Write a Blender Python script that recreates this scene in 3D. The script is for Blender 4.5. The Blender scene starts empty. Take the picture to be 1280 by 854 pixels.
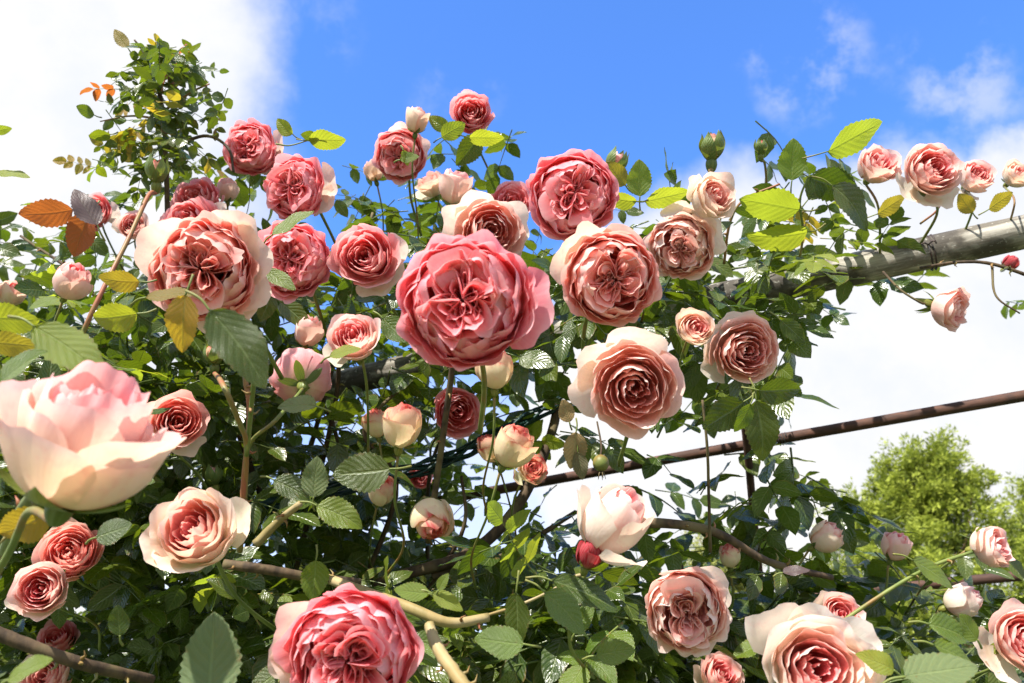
import bpy, math, random
import numpy as np
from mathutils import Vector, Matrix

rng = np.random.default_rng(7)
random.seed(7)
D2R = math.radians
scn = bpy.context.scene
COL = scn.collection

# ------------------------------------------------------------------ camera
PITCH = D2R(26.0)
LENS = 28.0
F = 1280 * LENS / 36.0
CAM = np.array([0.0, 0.0, 1.5])
RGT = np.array([1.0, 0.0, 0.0])
FWD = np.array([0.0, math.cos(PITCH), math.sin(PITCH)])
UPV = np.array([0.0, -math.sin(PITCH), math.cos(PITCH)])


def P(px, py, d):
    return CAM + d * (FWD + (px - 640) / F * RGT - (py - 427) / F * UPV)


def dirw(a, b, c):
    """right / up / towards the viewer -> world"""
    v = a * RGT + b * UPV - c * FWD
    return v / np.linalg.norm(v)


cam = bpy.data.cameras.new('camera')
camo = bpy.data.objects.new('camera', cam)
COL.objects.link(camo)
cam.lens = LENS
cam.sensor_width = 36
cam.clip_start = 0.02
cam.clip_end = 5000
camo.location = CAM
camo.rotation_euler = (math.pi / 2 + PITCH, 0, 0)
cam.dof.use_dof = True
cam.dof.focus_distance = 1.0
cam.dof.aperture_fstop = 9.0
scn.camera = camo

# ------------------------------------------------------------------ helpers


def tag(o, label=None, cat=None, group=None, kind=None):
    if label: o['label'] = label
    if cat: o['category'] = cat
    if group: o['group'] = group
    if kind: o['kind'] = kind
    return o


def empty(name, loc=(0, 0, 0)):
    o = bpy.data.objects.new(name, None)
    COL.objects.link(o)
    o.empty_display_size = 0.02
    o.location = loc
    return o


def mesh_obj(name, verts, faces, mat, parent=None, attrs=None, uv=None, smooth=True):
    me = bpy.data.meshes.new(name)
    me.from_pydata(np.asarray(verts).tolist(), [], [tuple(int(i) for i in f) for f in faces])
    if smooth:
        me.polygons.foreach_set('use_smooth', [True] * len(me.polygons))
    if attrs:
        for k, a in attrs.items():
            a = np.asarray(a, dtype=np.float32)
            if a.ndim == 2:
                at = me.attributes.new(k, 'FLOAT_COLOR', 'POINT')
                if a.shape[1] == 3:
                    a = np.hstack([a, np.ones((len(a), 1), np.float32)])
                at.data.foreach_set('color', a.ravel())
            else:
                at = me.attributes.new(k, 'FLOAT', 'POINT')
                at.data.foreach_set('value', a)
    if uv is not None:
        ul = me.uv_layers.new(name='UVMap')
        li = np.zeros(len(me.loops), dtype=np.int32)
        me.loops.foreach_get('vertex_index', li)
        ul.data.foreach_set('uv', np.asarray(uv, dtype=np.float32)[li].ravel())
    me.materials.append(mat)
    me.update()
    o = bpy.data.objects.new(name, me)
    COL.objects.link(o)
    if parent is not None:
        o.parent = parent
    return o


def smooth_path(pts, n=6):
    pts = [np.asarray(p, float) for p in pts]
    if len(pts) < 3:
        return np.array([pts[0] + (pts[1] - pts[0]) * t for t in np.linspace(0, 1, n + 1)])
    ext = [2 * pts[0] - pts[1]] + pts + [2 * pts[-1] - pts[-2]]
    out = []
    for i in range(1, len(ext) - 2):
        p0, p1, p2, p3 = ext[i - 1], ext[i], ext[i + 1], ext[i + 2]
        for t in np.linspace(0, 1, n, endpoint=False):
            out.append(0.5 * ((2 * p1) + (-p0 + p2) * t + (2 * p0 - 5 * p1 + 4 * p2 - p3) * t * t + (-p0 + 3 * p1 - 3 * p2 + p3) * t ** 3))
    out.append(pts[-1])
    return np.array(out)


def tube(path, radii, seg=8, rough=0.0, caps=True):
    path = np.asarray(path, float)
    n = len(path)
    radii = np.interp(np.linspace(0, 1, n), np.linspace(0, 1, len(radii)), radii)
    tang = np.gradient(path, axis=0)
    tang /= np.linalg.norm(tang, axis=1)[:, None] + 1e-12
    ref = np.array([0, 0, 1.0]) if abs(tang[0][2]) < .9 else np.array([1.0, 0, 0])
    a = np.cross(tang[0], ref); a /= np.linalg.norm(a)
    vs, uv = [], []
    L = np.concatenate([[0], np.cumsum(np.linalg.norm(np.diff(path, axis=0), axis=1))])
    for i in range(n):
        a = a - tang[i] * np.dot(a, tang[i]); a /= np.linalg.norm(a) + 1e-12
        b = np.cross(tang[i], a)
        for k in range(seg):
            th = 2 * math.pi * k / seg
            r = radii[i] * (1 + rough * (rng.random() - .5))
            vs.append(path[i] + r * (math.cos(th) * a + math.sin(th) * b))
            uv.append((k / seg, L[i]))
    fs = []
    for i in range(n - 1):
        for k in range(seg):
            k2 = (k + 1) % seg
            fs.append((i * seg + k, i * seg + k2, (i + 1) * seg + k2, (i + 1) * seg + k))
    if caps:
        fs.append(tuple(range(seg - 1, -1, -1)))
        fs.append(tuple((n - 1) * seg + k for k in range(seg)))
    return np.array(vs), fs, np.array(uv)


class Acc:
    """collects grids into one mesh"""
    def __init__(self):
        self.v, self.f, self.a, self.uv, self.n = [], [], {}, [], 0

    def add(self, v, f, uv=None, **attrs):
        self.f += [tuple(i + self.n for i in q) for q in f]
        self.v.append(v)
        self.uv.append(uv if uv is not None else np.zeros((len(v), 2)))
        for k, x in attrs.items():
            self.a.setdefault(k, []).append(x)
        self.n += len(v)

    def build(self, name, mat, parent=None):
        return mesh_obj(name, np.vstack(self.v), self.f, mat, parent,
                        {k: np.concatenate(x) for k, x in self.a.items()}, np.vstack(self.uv))


# ------------------------------------------------------------------ materials
class N:
    def __init__(self, name):
        self.m = bpy.data.materials.new(name)
        self.m.use_nodes = True
        self.t = self.m.node_tree
        self.t.nodes.clear()

    def __call__(self, typ, ins=None, **kw):
        nd = self.t.nodes.new(typ)
        for k, v in kw.items():
            setattr(nd, k, v)
        for k, v in (ins or {}).items():
            self.set(nd.inputs[k], v)
        return nd

    def set(self, sock, v):
        if hasattr(v, 'is_linked') or hasattr(v, 'links'):
            self.t.links.new(v, sock)
        elif isinstance(v, (tuple, list)) and len(v) == 3 and sock.type == 'RGBA':
            sock.default_value = (*v, 1)
        else:
            sock.default_value = v

    def math(self, op, a, b=0.0, c=0.0, clamp=False):
        n = self('ShaderNodeMath', operation=op, use_clamp=clamp)
        self.set(n.inputs[0], a); self.set(n.inputs[1], b); self.set(n.inputs[2], c)
        return n.outputs[0]

    def mix(self, fac, a, b, blend='MIX'):
        n = self('ShaderNodeMix', data_type='RGBA', blend_type=blend)
        self.set(n.inputs[0], fac); self.set(n.inputs[6], a); self.set(n.inputs[7], b)
        return n.outputs[2]

    def ramp(self, fac, stops):
        n = self('ShaderNodeValToRGB')
        el = n.color_ramp.elements
        while len(el) < len(stops): el.new(0.5)
        for e, (p, c) in zip(el, stops):
            e.position = p; e.color = (*c, 1)
        self.set(n.inputs[0], fac)
        return n.outputs[0]

    def maprange(self, v, a, b, c=0.0, d=1.0, interp='SMOOTHSTEP'):
        n = self('ShaderNodeMapRange', interpolation_type=interp)
        self.set(n.inputs[0], v)
        for i, x in enumerate((a, b, c, d)): self.set(n.inputs[i + 1], x)
        return n.outputs[0]

    def noise(self, vec, scale, detail=4, rough=.55):
        n = self('ShaderNodeTexNoise', {'Scale': scale, 'Detail': detail, 'Roughness': rough})
        if vec is not None: self.set(n.inputs['Vector'], vec)
        return n.outputs[0]

    def out(self, sh):
        o = self('ShaderNodeOutputMaterial')
        self.t.links.new(sh, o.inputs[0])
        return self.m


def mat_petal():
    n = N('rose_petal')
    ci = n('ShaderNodeAttribute', attribute_name='col_in').outputs[0]
    co = n('ShaderNodeAttribute', attribute_name='col_out').outputs[0]
    uv = n('ShaderNodeUVMap').outputs[0]
    bf = n('ShaderNodeNewGeometry').outputs['Backfacing']
    c = n.mix(bf, ci, co)
    mp = n('ShaderNodeMapping', {'Vector': uv, 'Scale': (26, 2.2, 1)}).outputs[0]
    ve = n.noise(mp, 1.0, 3)
    tc = n('ShaderNodeTexCoord').outputs['Object']
    bl = n.noise(tc, 90, 3)
    c = n.mix(n.maprange(ve, .35, .7, 0, .34), c, n.mix(.5, c, (.95, .8, .72)))
    c = n.mix(n.maprange(bl, .48, .75, 0, .36), c, n.mix(.5, c, (.75, .18, .2)))
    h = n.math('ADD', n.math('MULTIPLY', ve, .6), n.math('MULTIPLY', bl, .8))
    bp = n('ShaderNodeBump', {'Strength': .35, 'Distance': .0012, 'Height': h}).outputs[0]
    pr = n('ShaderNodeBsdfPrincipled', {'Base Color': c, 'Roughness': .55, 'Specular IOR Level': .16,
                                        'Normal': bp})
    tr = n('ShaderNodeBsdfTranslucent', {'Color': n.mix(.8, c, n.mix(1.0, c, (1, .75, .69), 'MULTIPLY')), 'Normal': bp})
    mx = n('ShaderNodeMixShader', {0: .48, 1: pr.outputs[0], 2: tr.outputs[0]})
    return n.out(mx.outputs[0])


def mat_leaf(name, top, under, trans, tf=.38, rough=.36, attr=False, spec=.5, vn=.45, quilt=.55):
    n = N(name)
    uv = n('ShaderNodeUVMap').outputs[0]
    sx = n('ShaderNodeSeparateXYZ', {0: uv})
    au = n.math('ABSOLUTE', n.math('SUBTRACT', sx.outputs[0], .5))
    mid = n.maprange(au, .012, .05, 1, 0)
    ph = n.math('SUBTRACT', n.math('MULTIPLY', sx.outputs[1], 8.0), n.math('MULTIPLY', au, 5.0))
    sv = n.math('ABSOLUTE', n.math('SUBTRACT', n.math('FRACT', ph), .5))
    side = n.maprange(sv, .02, .12, 1, 0)
    vein = n.math('MAXIMUM', mid, n.math('MULTIPLY', side, .55))
    if attr:
        rn = n('ShaderNodeAttribute', attribute_name='rnd').outputs['Fac']
    else:
        rn = n('ShaderNodeObjectInfo').outputs['Random']
    tc = n('ShaderNodeTexCoord').outputs['Object']
    nz = n.noise(tc, 60, 4)
    bf = n('ShaderNodeNewGeometry').outputs['Backfacing']
    c = n.mix(rn, top, tuple(x * y for x, y in zip(top, (2.1, 1.55, 1.2))))
    c = n.mix(n.maprange(nz, .35, .75, 0, .5), c, n.mix(1.0, c, (1.9, 1.35, .9), 'MULTIPLY'))
    spot = n.math('MULTIPLY', n.maprange(n.noise(tc, 34 if attr else 9, 3), .66, .72), n.maprange(n.noise(tc, 5, 2), .48, .6))
    edge = n.math('MULTIPLY', n.maprange(au, .40, .5), n.maprange(n.noise(tc, 12, 3), .5, .62))
    c = n.mix(bf, c, under)
    c = n.mix(n.math('MULTIPLY', n.math('MAXIMUM', spot, edge), .7), c, (.16, .09, .03))
    lit = n.mix(n.math('MULTIPLY', vein, vn), c, n.mix(.5, c, (.38, .46, .18)))
    puff = n.math('MULTIPLY', n.math('SUBTRACT', sv, .25), .8)
    hh = n.math('ADD', n.math('ADD', n.math('MULTIPLY', mid, -.8), puff), n.math('MULTIPLY', n.noise(tc, 220, 3), .5))
    bp = n('ShaderNodeBump', {'Strength': quilt, 'Distance': .0016, 'Height': hh}).outputs[0]
    pr = n('ShaderNodeBsdfPrincipled', {'Base Color': lit, 'Roughness': n.maprange(nz, .3, .7, rough - .06, rough + .14),
                                        'Specular IOR Level': spec, 'Normal': bp})
    tcol = n.mix(n.math('MULTIPLY', vein, .4), n.mix(rn, trans, tuple(x * y for x, y in zip(trans, (1.35, 1.1, .9)))), tuple(.6 * x for x in trans))
    tr = n('ShaderNodeBsdfTranslucent', {'Color': tcol, 'Normal': bp})
    mx = n('ShaderNodeMixShader', {0: tf, 1: pr.outputs[0], 2: tr.outputs[0]})
    return n.out(mx.outputs[0])


def mat_bark(name, c1, c2, c3, scale=40, rough=.7, bump=.4, spec=.3, stretch=(1, 1, .25)):
    n = N(name)
    tc = n('ShaderNodeTexCoord').outputs['Object']
    mp = n('ShaderNodeMapping', {'Vector': tc, 'Scale': stretch}).outputs[0]
    a = n.noise(mp, scale, 6, .6)
    b = n.noise(tc, scale * .22, 3)
    c = n.mix(n.maprange(a, .4, .62), c1, c2)
    c = n.mix(n.maprange(b, .48, .66), c, c3)
    bp = n('ShaderNodeBump', {'Strength': bump, 'Distance': .002, 'Height': a}).outputs[0]
    pr = n('ShaderNodeBsdfPrincipled', {'Base Color': c, 'Roughness': rough, 'Specular IOR Level': spec, 'Normal': bp})
    return n.out(pr.outputs[0])


PETAL = mat_petal()
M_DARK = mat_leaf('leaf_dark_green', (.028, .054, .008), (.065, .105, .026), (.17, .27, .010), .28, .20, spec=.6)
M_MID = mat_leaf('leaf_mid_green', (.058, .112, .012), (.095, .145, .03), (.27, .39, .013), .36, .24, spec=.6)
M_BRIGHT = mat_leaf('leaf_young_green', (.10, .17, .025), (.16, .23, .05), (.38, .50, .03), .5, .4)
M_OLIVE = mat_leaf('leaf_olive_bronze', (.15, .12, .025), (.17, .15, .04), (.50, .42, .03), .5, .38)
M_RED = mat_leaf('leaf_young_red', (.20, .06, .022), (.22, .085, .035), (.52, .17, .03), .45, .34, vn=.2)
M_PURPLE = mat_leaf('leaf_purple_bronze', (.05, .04, .045), (.09, .065, .07), (.16, .07, .05), .15, .34, vn=.08, quilt=.3)
M_PALE = mat_leaf('leaf_green_painted_sheen', (.10, .16, .075), (.14, .20, .08), (.22, .33, .05), .28, .42, spec=.45, vn=.5, quilt=.9)  # paler leaf green, sky gloss and sunlight put into the base colour
M_DRY = mat_leaf('leaf_withered_grey', (.16, .16, .10), (.22, .21, .15), (.22, .2, .1), .25, .7, spec=.2)
M_STUFF = mat_leaf('foliage_mass_leaf', (.028, .055, .008), (.062, .10, .022), (.18, .28, .010), .28, .22, attr=True, spec=.6)
M_SEPAL = mat_leaf('sepal_green', (.09, .14, .03), (.13, .19, .05), (.25, .35, .04), .25, .45)
M_STEM = mat_bark('green_stem', (.12, .16, .035), (.17, .20, .05), (.22, .12, .04), 60, .5, .2)
M_REDSTEM = mat_bark('red_green_stem', (.25, .14, .05), (.18, .17, .05), (.30, .10, .05), 50, .5, .2)
M_CANE = mat_bark('brown_cane', (.045, .03, .018), (.10, .065, .035), (.14, .11, .05), 70, .8, .6)
M_PALECANE = mat_bark('pale_cane', (.30, .22, .09), (.22, .17, .06), (.42, .33, .18), 45, .6, .5)
M_HIP = mat_bark('rosehip_skin', (.22, .18, .04), (.17, .11, .03), (.13, .17, .04), 60, .5, .2)


def mat_pipe():
    n = N('weathered_pipe')
    tc = n('ShaderNodeTexCoord').outputs['Object']
    mp = n('ShaderNodeMapping', {'Vector': tc, 'Scale': (1, 1, .12)}).outputs[0]
    a = n.noise(mp, 60, 7, .65)
    b = n.noise(tc, 9, 6, .62)
    d = n.noise(tc, 120, 5, .6)
    c = n.mix(n.maprange(a, .38, .64), (.12, .105, .08), (.40, .37, .31))
    c = n.mix(n.maprange(b, .46, .58, 0, .9), c, (.05, .042, .032))
    c = n.mix(n.maprange(d, .6, .7, 0, .5), c, (.55, .53, .46))
    bp = n('ShaderNodeBump', {'Strength': .6, 'Distance': .002, 'Height': n.math('ADD', a, n.math('MULTIPLY', b, -1.0))}).outputs[0]
    pr = n('ShaderNodeBsdfPrincipled', {'Base Color': c, 'Roughness': .75, 'Specular IOR Level': .3, 'Normal': bp})
    return n.out(pr.outputs[0])


M_PIPE = mat_pipe()
M_RUST = mat_bark('rusty_iron', (.060, .030, .021), (.10, .045, .028), (.048, .026, .019), 90, .75, .5)
M_WIRE = mat_bark('tie_wire', (.05, .035, .03), (.08, .05, .04), (.03, .03, .03), 90, .6, .3)
M_NET = mat_bark('green_netting', (.006, .028, .024), (.010, .045, .036), (.004, .018, .016), 90, .45, .3)

# ------------------------------------------------------------------ petals
PRE = dict(  # heart, outer, rim, back of the petal, guard petal
    deep=((.95, .15, .18), (.95, .26, .32), (.97, .62, .65), (.95, .38, .44), (.95, .86, .71)),
    rose=((.95, .17, .20), (.96, .36, .39), (.97, .71, .70), (.96, .53, .55), (.95, .88, .73)),
    coral=((.96, .24, .22), (.97, .44, .38), (.97, .72, .64), (.96, .62, .55), (.95, .88, .72)),
    soft=((.96, .33, .30), (.97, .56, .48), (.97, .80, .73), (.96, .77, .69), (.95, .90, .76)),
    pale=((.97, .42, .39), (.97, .65, .57), (.97, .84, .76), (.96, .82, .73), (.95, .91, .77)),
    near=((.94, .38, .42), (.94, .83, .70), (.95, .62, .64), (.93, .87, .66), (.94, .88, .70)),
    blush=((.91, .14, .20), (.95, .68, .62), (.96, .74, .70), (.94, .84, .70), (.94, .88, .73)),
    cream=((.91, .20, .23), (.94, .85, .68), (.95, .76, .66), (.93, .88, .66), (.93, .89, .69)),
    white=((.92, .26, .30), (.95, .91, .78), (.95, .82, .76), (.95, .92, .78), (.95, .92, .79)),
    streak=((.88, .50, .38), (.90, .85, .56), (.64, .05, .07), (.86, .85, .52), (.88, .86, .56)),
    crimson=((.40, .01, .02), (.50, .02, .04), (.62, .05, .08), (.46, .02, .035), (.6, .5, .3)),
)


def lerp(a, b, t):
    t = np.asarray(t)[..., None] if np.ndim(t) else t
    return np.asarray(a) * (1 - t) + np.asarray(b) * t


def sstep(a, b, x):
    t = np.clip((x - a) / (b - a), 0, 1)
    return t * t * (3 - 2 * t)


def grid_faces(nu, nv):
    return [(i * nu + j + nu, i * nu + j + nu + 1, i * nu + j + 1, i * nu + j) for i in range(nv - 1) for j in range(nu - 1)]


def petal_cols(col, t, V, U, r, guard=False):
    heart, outer, rim, back, gd = [np.array(c) for c in PRE[col]]
    tt = sstep(.15, .95, np.full_like(V, t) + .10 * (r.random() - .5))
    ci = lerp(heart, outer, tt)
    ci = lerp(ci * .92, lerp(ci, rim, .25), sstep(.35, .95, V))
    ci = lerp(ci, rim, sstep(.86, 1.0, V) * .7)  # rim tint; pale rims also carry a painted sunlit edge highlight
    co = lerp(ci, back, .35 + .5 * sstep(.3, 1, np.full_like(V, t)))
    co = lerp(co, (.86, .85, .50), sstep(.55, .05, V) * sstep(.55, 1, np.full_like(V, t)) * .8)
    co = lerp(co, rim, sstep(.80, 1, V) * .5)
    if guard:
        ci = lerp(gd, rim, sstep(.75, 1, V) * .35)
        co = lerp(gd, (.80, .84, .48), sstep(.6, 0, V) * .6)
        co = lerp(co, rim, sstep(.85, 1, V) * .25)
    if col == 'streak':
        st = sstep(.82, 1.0, V + .10 * np.sin(U * 7 + 6 * r.random()) + .08 * np.sin(U * 17)) * sstep(-.2, .6, np.sin(U * 3.1 + r.random() * 6))
        ci = lerp(ci, rim, st); co = lerp(co, rim, st * .9)
    j = 1 + .10 * (r.random() - .5)
    return np.clip(ci * j, 0, .97), np.clip(co * j, 0, .97)


def shell_petal(r, th0, half, Rt, Hr, phi1, nu, nv, t, col, reflex=.0, ruffle=.03, tilt=0.0, guard=False, imb=.05, point=.0, wave=.04):
    u = np.linspace(-1, 1, nu); v = np.linspace(0, 1, nv) ** .85
    U, V0 = np.meshgrid(u, v)
    edge = 1 - .26 * np.abs(U) ** 2.8 - .022 * np.abs(np.sin(U * r.uniform(6, 11) + 6 * r.random())) + point * np.exp(-(U / .22) ** 2) - .03 * np.sin(U * 5 + 6 * r.random())
    V = V0 * edge
    ang = th0 + half * U * (.62 + .38 * V)
    phi = V * phi1
    s = np.sin(phi) / (math.sin(phi1) if phi1 < math.pi / 2 else 1)
    rho = Rt * (.05 + .95 * s)
    z = Hr * (1 - np.cos(phi)) / (1 - math.cos(phi1))
    w = np.clip((V - .68) / .32, 0, 1.2) ** 2
    rho = rho + Rt * reflex * w * .42
    z = z - Hr * reflex * w * .22
    k1 = r.uniform(1.6, 3.4); p1 = r.uniform(0, 6.3); k2 = r.uniform(4, 7); p2 = r.uniform(0, 6.3)
    rho = rho + Rt * ruffle * (np.sin(k1 * U * math.pi / 1.3 + p1) + .45 * np.sin(k2 * U + p2)) * V ** 3.5
    z = z + Hr * wave * (np.sin(k1 * U * 2 + p2) + .5 * np.sin(k2 * U + p1)) * V ** 3
    kr = r.uniform(8, 12); pr_ = r.uniform(0, 6.3)
    crk = (np.sin(kr * U + pr_ + 2 * V) + .6 * np.sin(kr * 1.9 * U + 2.2 * pr_ - 3 * V)) * V ** 4 * (.4 + .6 * r.random())
    rho = rho * (1 + imb * U) + .020 * crk
    z = z + .012 * np.roll(crk, 2, axis=1)
    x = rho * np.cos(ang); y = rho * np.sin(ang)
    pts = np.stack([x, y, z], -1).reshape(-1, 3)
    if tilt:
        ax = np.array([-math.sin(th0), math.cos(th0), 0])
        R = np.array(Matrix.Rotation(tilt, 3, Vector(ax)))
        pts = pts @ R.T
    ci, co = petal_cols(col, t, V, U, r, guard)
    uv = np.stack([U * .5 + .5, V], -1).reshape(-1, 2)
    return pts, grid_faces(nu, nv), uv, ci.reshape(-1, 3), co.reshape(-1, 3)


def fold_petal(r, al, W, rin, rout, Hr, nu, nv, t, col, z0=.62):
    u = np.linspace(-1, 1, nu); v = np.linspace(0, 1, nv)
    U, V = np.meshgrid(u, v)
    x = rin + (rout - rin) * (1 - np.abs(U) ** 2.4)
    y = W * np.sin(U * math.pi / 2) * (np.clip(x, .02, None) / rout) ** .55
    k = r.uniform(2.5, 6); p = r.uniform(0, 6.3)
    y = y + W * .22 * np.sin(k * U + p) * V
    x = x + rout * .05 * np.sin(k * 1.3 * U + p * 2) * V ** 2
    sc = .35 + .65 * np.sin(V * math.pi / 2) ** .8
    roll = np.clip((V - .6) / .4, 0, 1) ** 2
    rl = r.uniform(.0, .42)
    sc = sc * (1 + rl * roll)
    kr = r.uniform(8, 12); pr_ = r.uniform(0, 6.3)
    crk = (np.sin(kr * U + pr_ + 2 * V) + .6 * np.sin(kr * 1.9 * U + 2.2 * pr_ - 3 * V)) * V ** 4 * (.4 + .6 * r.random())
    sc = sc + .05 * crk
    xx = x * sc; yy = y * (.5 + .5 * V)
    z = Hr * (z0 + (1 - z0) * V) - rl * .28 * roll * Hr + Hr * .05 * np.sin(k * U + p) * V ** 2 - Hr * .10 * np.abs(U) ** 3 * V
    ca, sa = math.cos(al), math.sin(al)
    pts = np.stack([xx * ca - yy * sa, xx * sa + yy * ca, z], -1).reshape(-1, 3)
    ci, co = petal_cols(col, t, V, U, r)
    uv = np.stack([U * .5 + .5, V], -1).reshape(-1, 2)
    return pts, grid_faces(nu, nv), uv, ci.reshape(-1, 3), co.reshape(-1, 3)


def warp(p, r, amp):
    q = p.copy()
    for k in range(5):
        kv = r.normal(size=3) * (2.2 + 1.1 * k)
        d = r.normal(size=3); d[2] *= .6
        q = q + amp / (1 + .7 * k) * np.sin(p @ kv + r.uniform(0, 6.3))[:, None] * d * sstep(.1, .9, p[:, 2] + .2)[:, None]
    return q


def place_matrix(c, axis, roll=0.0):
    z = np.asarray(axis, float); z /= np.linalg.norm(z)
    x = RGT - z * np.dot(RGT, z)
    if np.linalg.norm(x) < .15:
        x = UPV - z * np.dot(UPV, z)
    x /= np.linalg.norm(x)
    y = np.cross(z, x)
    M = Matrix([[x[0], y[0], z[0], c[0]], [x[1], y[1], z[1], c[1]], [x[2], y[2], z[2], c[2]], [0, 0, 0, 1]])
    return M @ Matrix.Rotation(roll, 4, 'Z')


ROSES = []          # (x, y, radius px, depth, short)


def bloom(x, y, D, real, form, ax, ay, col, label, short=None, guards=(), seed=1, back=False, foldR=.62, nq=4,
          stem=None, sep=.2, name=None, ay_stem=None, stemmat=None, loose=0.0, depth=None, side=None, hs=1.0):
    r = np.random.default_rng(1000 + seed)
    d = depth or real * F / D
    R = D / F * d / 2 * {'Q': .93, 'S': .88, 'H': .84, 'B': .95, 'G': 1.0}[form]
    az = math.sqrt(max(0.0, 1 - ax * ax - ay * ay)) * (-1 if back else 1)
    if form in 'BG' or side: az *= side or .35
    axis = dirw(ax, ay, az)
    big = D > 90
    nu, nv = (27, 14) if big else (15, 9)
    H = {'Q': 1.05, 'S': 1.15, 'H': 1.45, 'B': 2.05, 'G': 2.0}[form] * R * hs
    c = P(x, y, d) - axis * H * .52
    root = empty(name or ('rose_bud' if form in 'BG' else 'rose_bloom'), (0, 0, 0))
    root.matrix_world = place_matrix(c, axis)
    tag(root, label, 'rose bud' if form in 'BG' else 'rose', 'roses on the climbing rose')
    inner = Acc()
    outers = []

    def put(g, sep_=False, tune=True):
        p, f, uv, ci, co = g
        if sep_: outers.append(g)
        else: inner.add(p, f, uv, col_in=ci, col_out=co)
    GA = 2.39996
    a0 = r.uniform(0, 6.28)
    if form == 'Q':
        n = 40
        for i in range(n):
            t = 1 - i / (n - 1)
            Rt = .76 + .22 * t
            phi = D2R(97 + 46 * (1 - t) ** .9) + r.normal() * .06
            Hr = (.84 + .34 * (1 - t)) * (1 + .05 * r.normal())
            g = shell_petal(r, a0 + i * GA, D2R(r.uniform(34, 56)), Rt, Hr, phi, nu, nv, .5 + .5 * t, col,
                            reflex=.22 * t + .28 * r.random(), ruffle=.052, wave=.045, imb=.06, point=.02)
            put(g, i < 6)
        for i in range(26):     # petals lining the floor of the face
            t = 1 - i / 25
            g = shell_petal(r, a0 + 1 + i * GA, D2R(r.uniform(35, 65)), .16 + .56 * t, 1.13 + .06 * r.normal() - .03 * t, D2R(108 + 14 * t), 13, 9, .25 + .22 * t, col, reflex=.15 + .5 * r.random(), ruffle=.09, wave=.06, imb=.1)
            put(g)
        for q in range(nq):
            al = a0 + 2 * math.pi * (q + .16 * r.normal()) / nq
            m = 6
            fr = .86 * foldR * r.uniform(.92, 1.15)
            for j in range(m):
                w = 1 - j / m
                g = fold_petal(r, al + .16 * r.normal(), min(1.15, math.tan(math.pi / max(nq, 2.6))) * fr * .90 * w ** .8 * r.uniform(.8, 1.15), .03, fr * (.40 + .60 * w),
                               1.24 + .05 * r.normal() - .04 * w, nu, nv, .50 - .34 * (1 - w), col)
                put(g)
        for i in range(8):
            g = shell_petal(r, a0 + i * 1.3, D2R(60),   .08 + .025 * i, 1.13 + .03 * r.normal(), D2R(100), 7, 6, .08, col, ruffle=.12)
            put(g)
    elif form == 'S':
        n = 37
        for i in range(n):
            t = 1 - i / (n - 1)
            Rt = .10 + .88 * t ** .85
            phi = D2R(98 + 36 * (1 - t) ** .8) + r.normal() * .06
            Hr = (.90 + .32 * math.sin(min(1, (1 - t) * 1.5) * 1.57) - .09 * max(0, .3 - t) / .3) * (1 + .065 * r.normal())
            g = shell_petal(r, a0 + i * GA + .25 * r.normal(), D2R(r.uniform(36, 72) + 18 * (1 - t)), Rt * (1 + .04 * r.normal()), Hr, phi, nu, nv, t, col,
                            reflex=.10 + .4 * t * r.random() + .25 * r.random() * (1 - t), ruffle=.035 + .045 * (1 - t) * r.random(), wave=.035, imb=.07, point=.01)
            put(g, i < 6)
    elif form == 'H':
        n = 28
        for i in range(n):
            t = 1 - i / (n - 1)
            Rt = .10 + .88 * t ** .8
            phi = D2R(104 + 22 * (1 - t)) + r.normal() * .05
            Hr = 1.40 * hs * (1 - .06 * (1 - t) ** 1.5) * (1 + .06 * r.normal())
            if i < 4: Hr *= r.uniform(.80, .97)
            ti = 0.0
            if loose and i < 9:
                ti = loose * r.uniform(0, .9) * (1 - i / 12); Hr *= r.uniform(.72, 1.02)
            g = shell_petal(r, a0 + i * GA, D2R(62 + 20 * (1 - t)), Rt, Hr, phi, nu, nv, t, col,
                            reflex=(.55 if i < 6 else .2) * r.uniform(.3, 1.2), ruffle=.035, wave=.035, imb=.06, point=.04, tilt=ti)
            put(g, i < 6)
    elif form == 'B':
        n = 12
        for i in range(n):
            t = 1 - i / (n - 1)
            Rt = .28 + .70 * t ** .7
            phi = D2R(143 + 10 * (1 - t)) + r.normal() * .05
            Hr = 2.0 * (1 - .04 * t) * (1 + .03 * r.normal())
            if i < 3: Hr *= r.uniform(.86, .97); phi = D2R(r.uniform(126, 140))
            g = shell_petal(r, a0 + i * GA, D2R(68 + 16 * (1 - t)), Rt, Hr, phi, max(nu, 13), max(nv, 10), t, col,
                            reflex=(.5 if i < 4 else .15) * r.uniform(.4, 1.2) + loose, ruffle=.03, wave=.02, imb=.07, point=.05)
            put(g, i < 4)
    elif form == 'G':
        for i in range(6):
            t = 1 - i / 5
            g = shell_petal(r, a0 + i * GA, D2R(75), .5 + .3 * t, 1.75 + .05 * i, D2R(150), 11, 10, .8 * t, col, reflex=.1, ruffle=.02, imb=.06)
            put(g, False)
    wr = np.random.default_rng(5000 + seed)
    amp = {'Q': .035, 'S': .028, 'H': .03, 'B': .02, 'G': .01}[form]
    st = wr.bit_generator.state
    for q in range(len(inner.v)):
        wr.bit_generator.state = st
        inner.v[q] = warp(inner.v[q], wr, amp) * R
    if inner.v:
        inner.build('inner_petals', PETAL, root)
    for g in outers:
        wr.bit_generator.state = st
        mesh_obj('outer_petal', warp(g[0], wr, amp) * R, g[1], PETAL, root, {'col_in': g[3], 'col_out': g[4]}, g[2])
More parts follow.
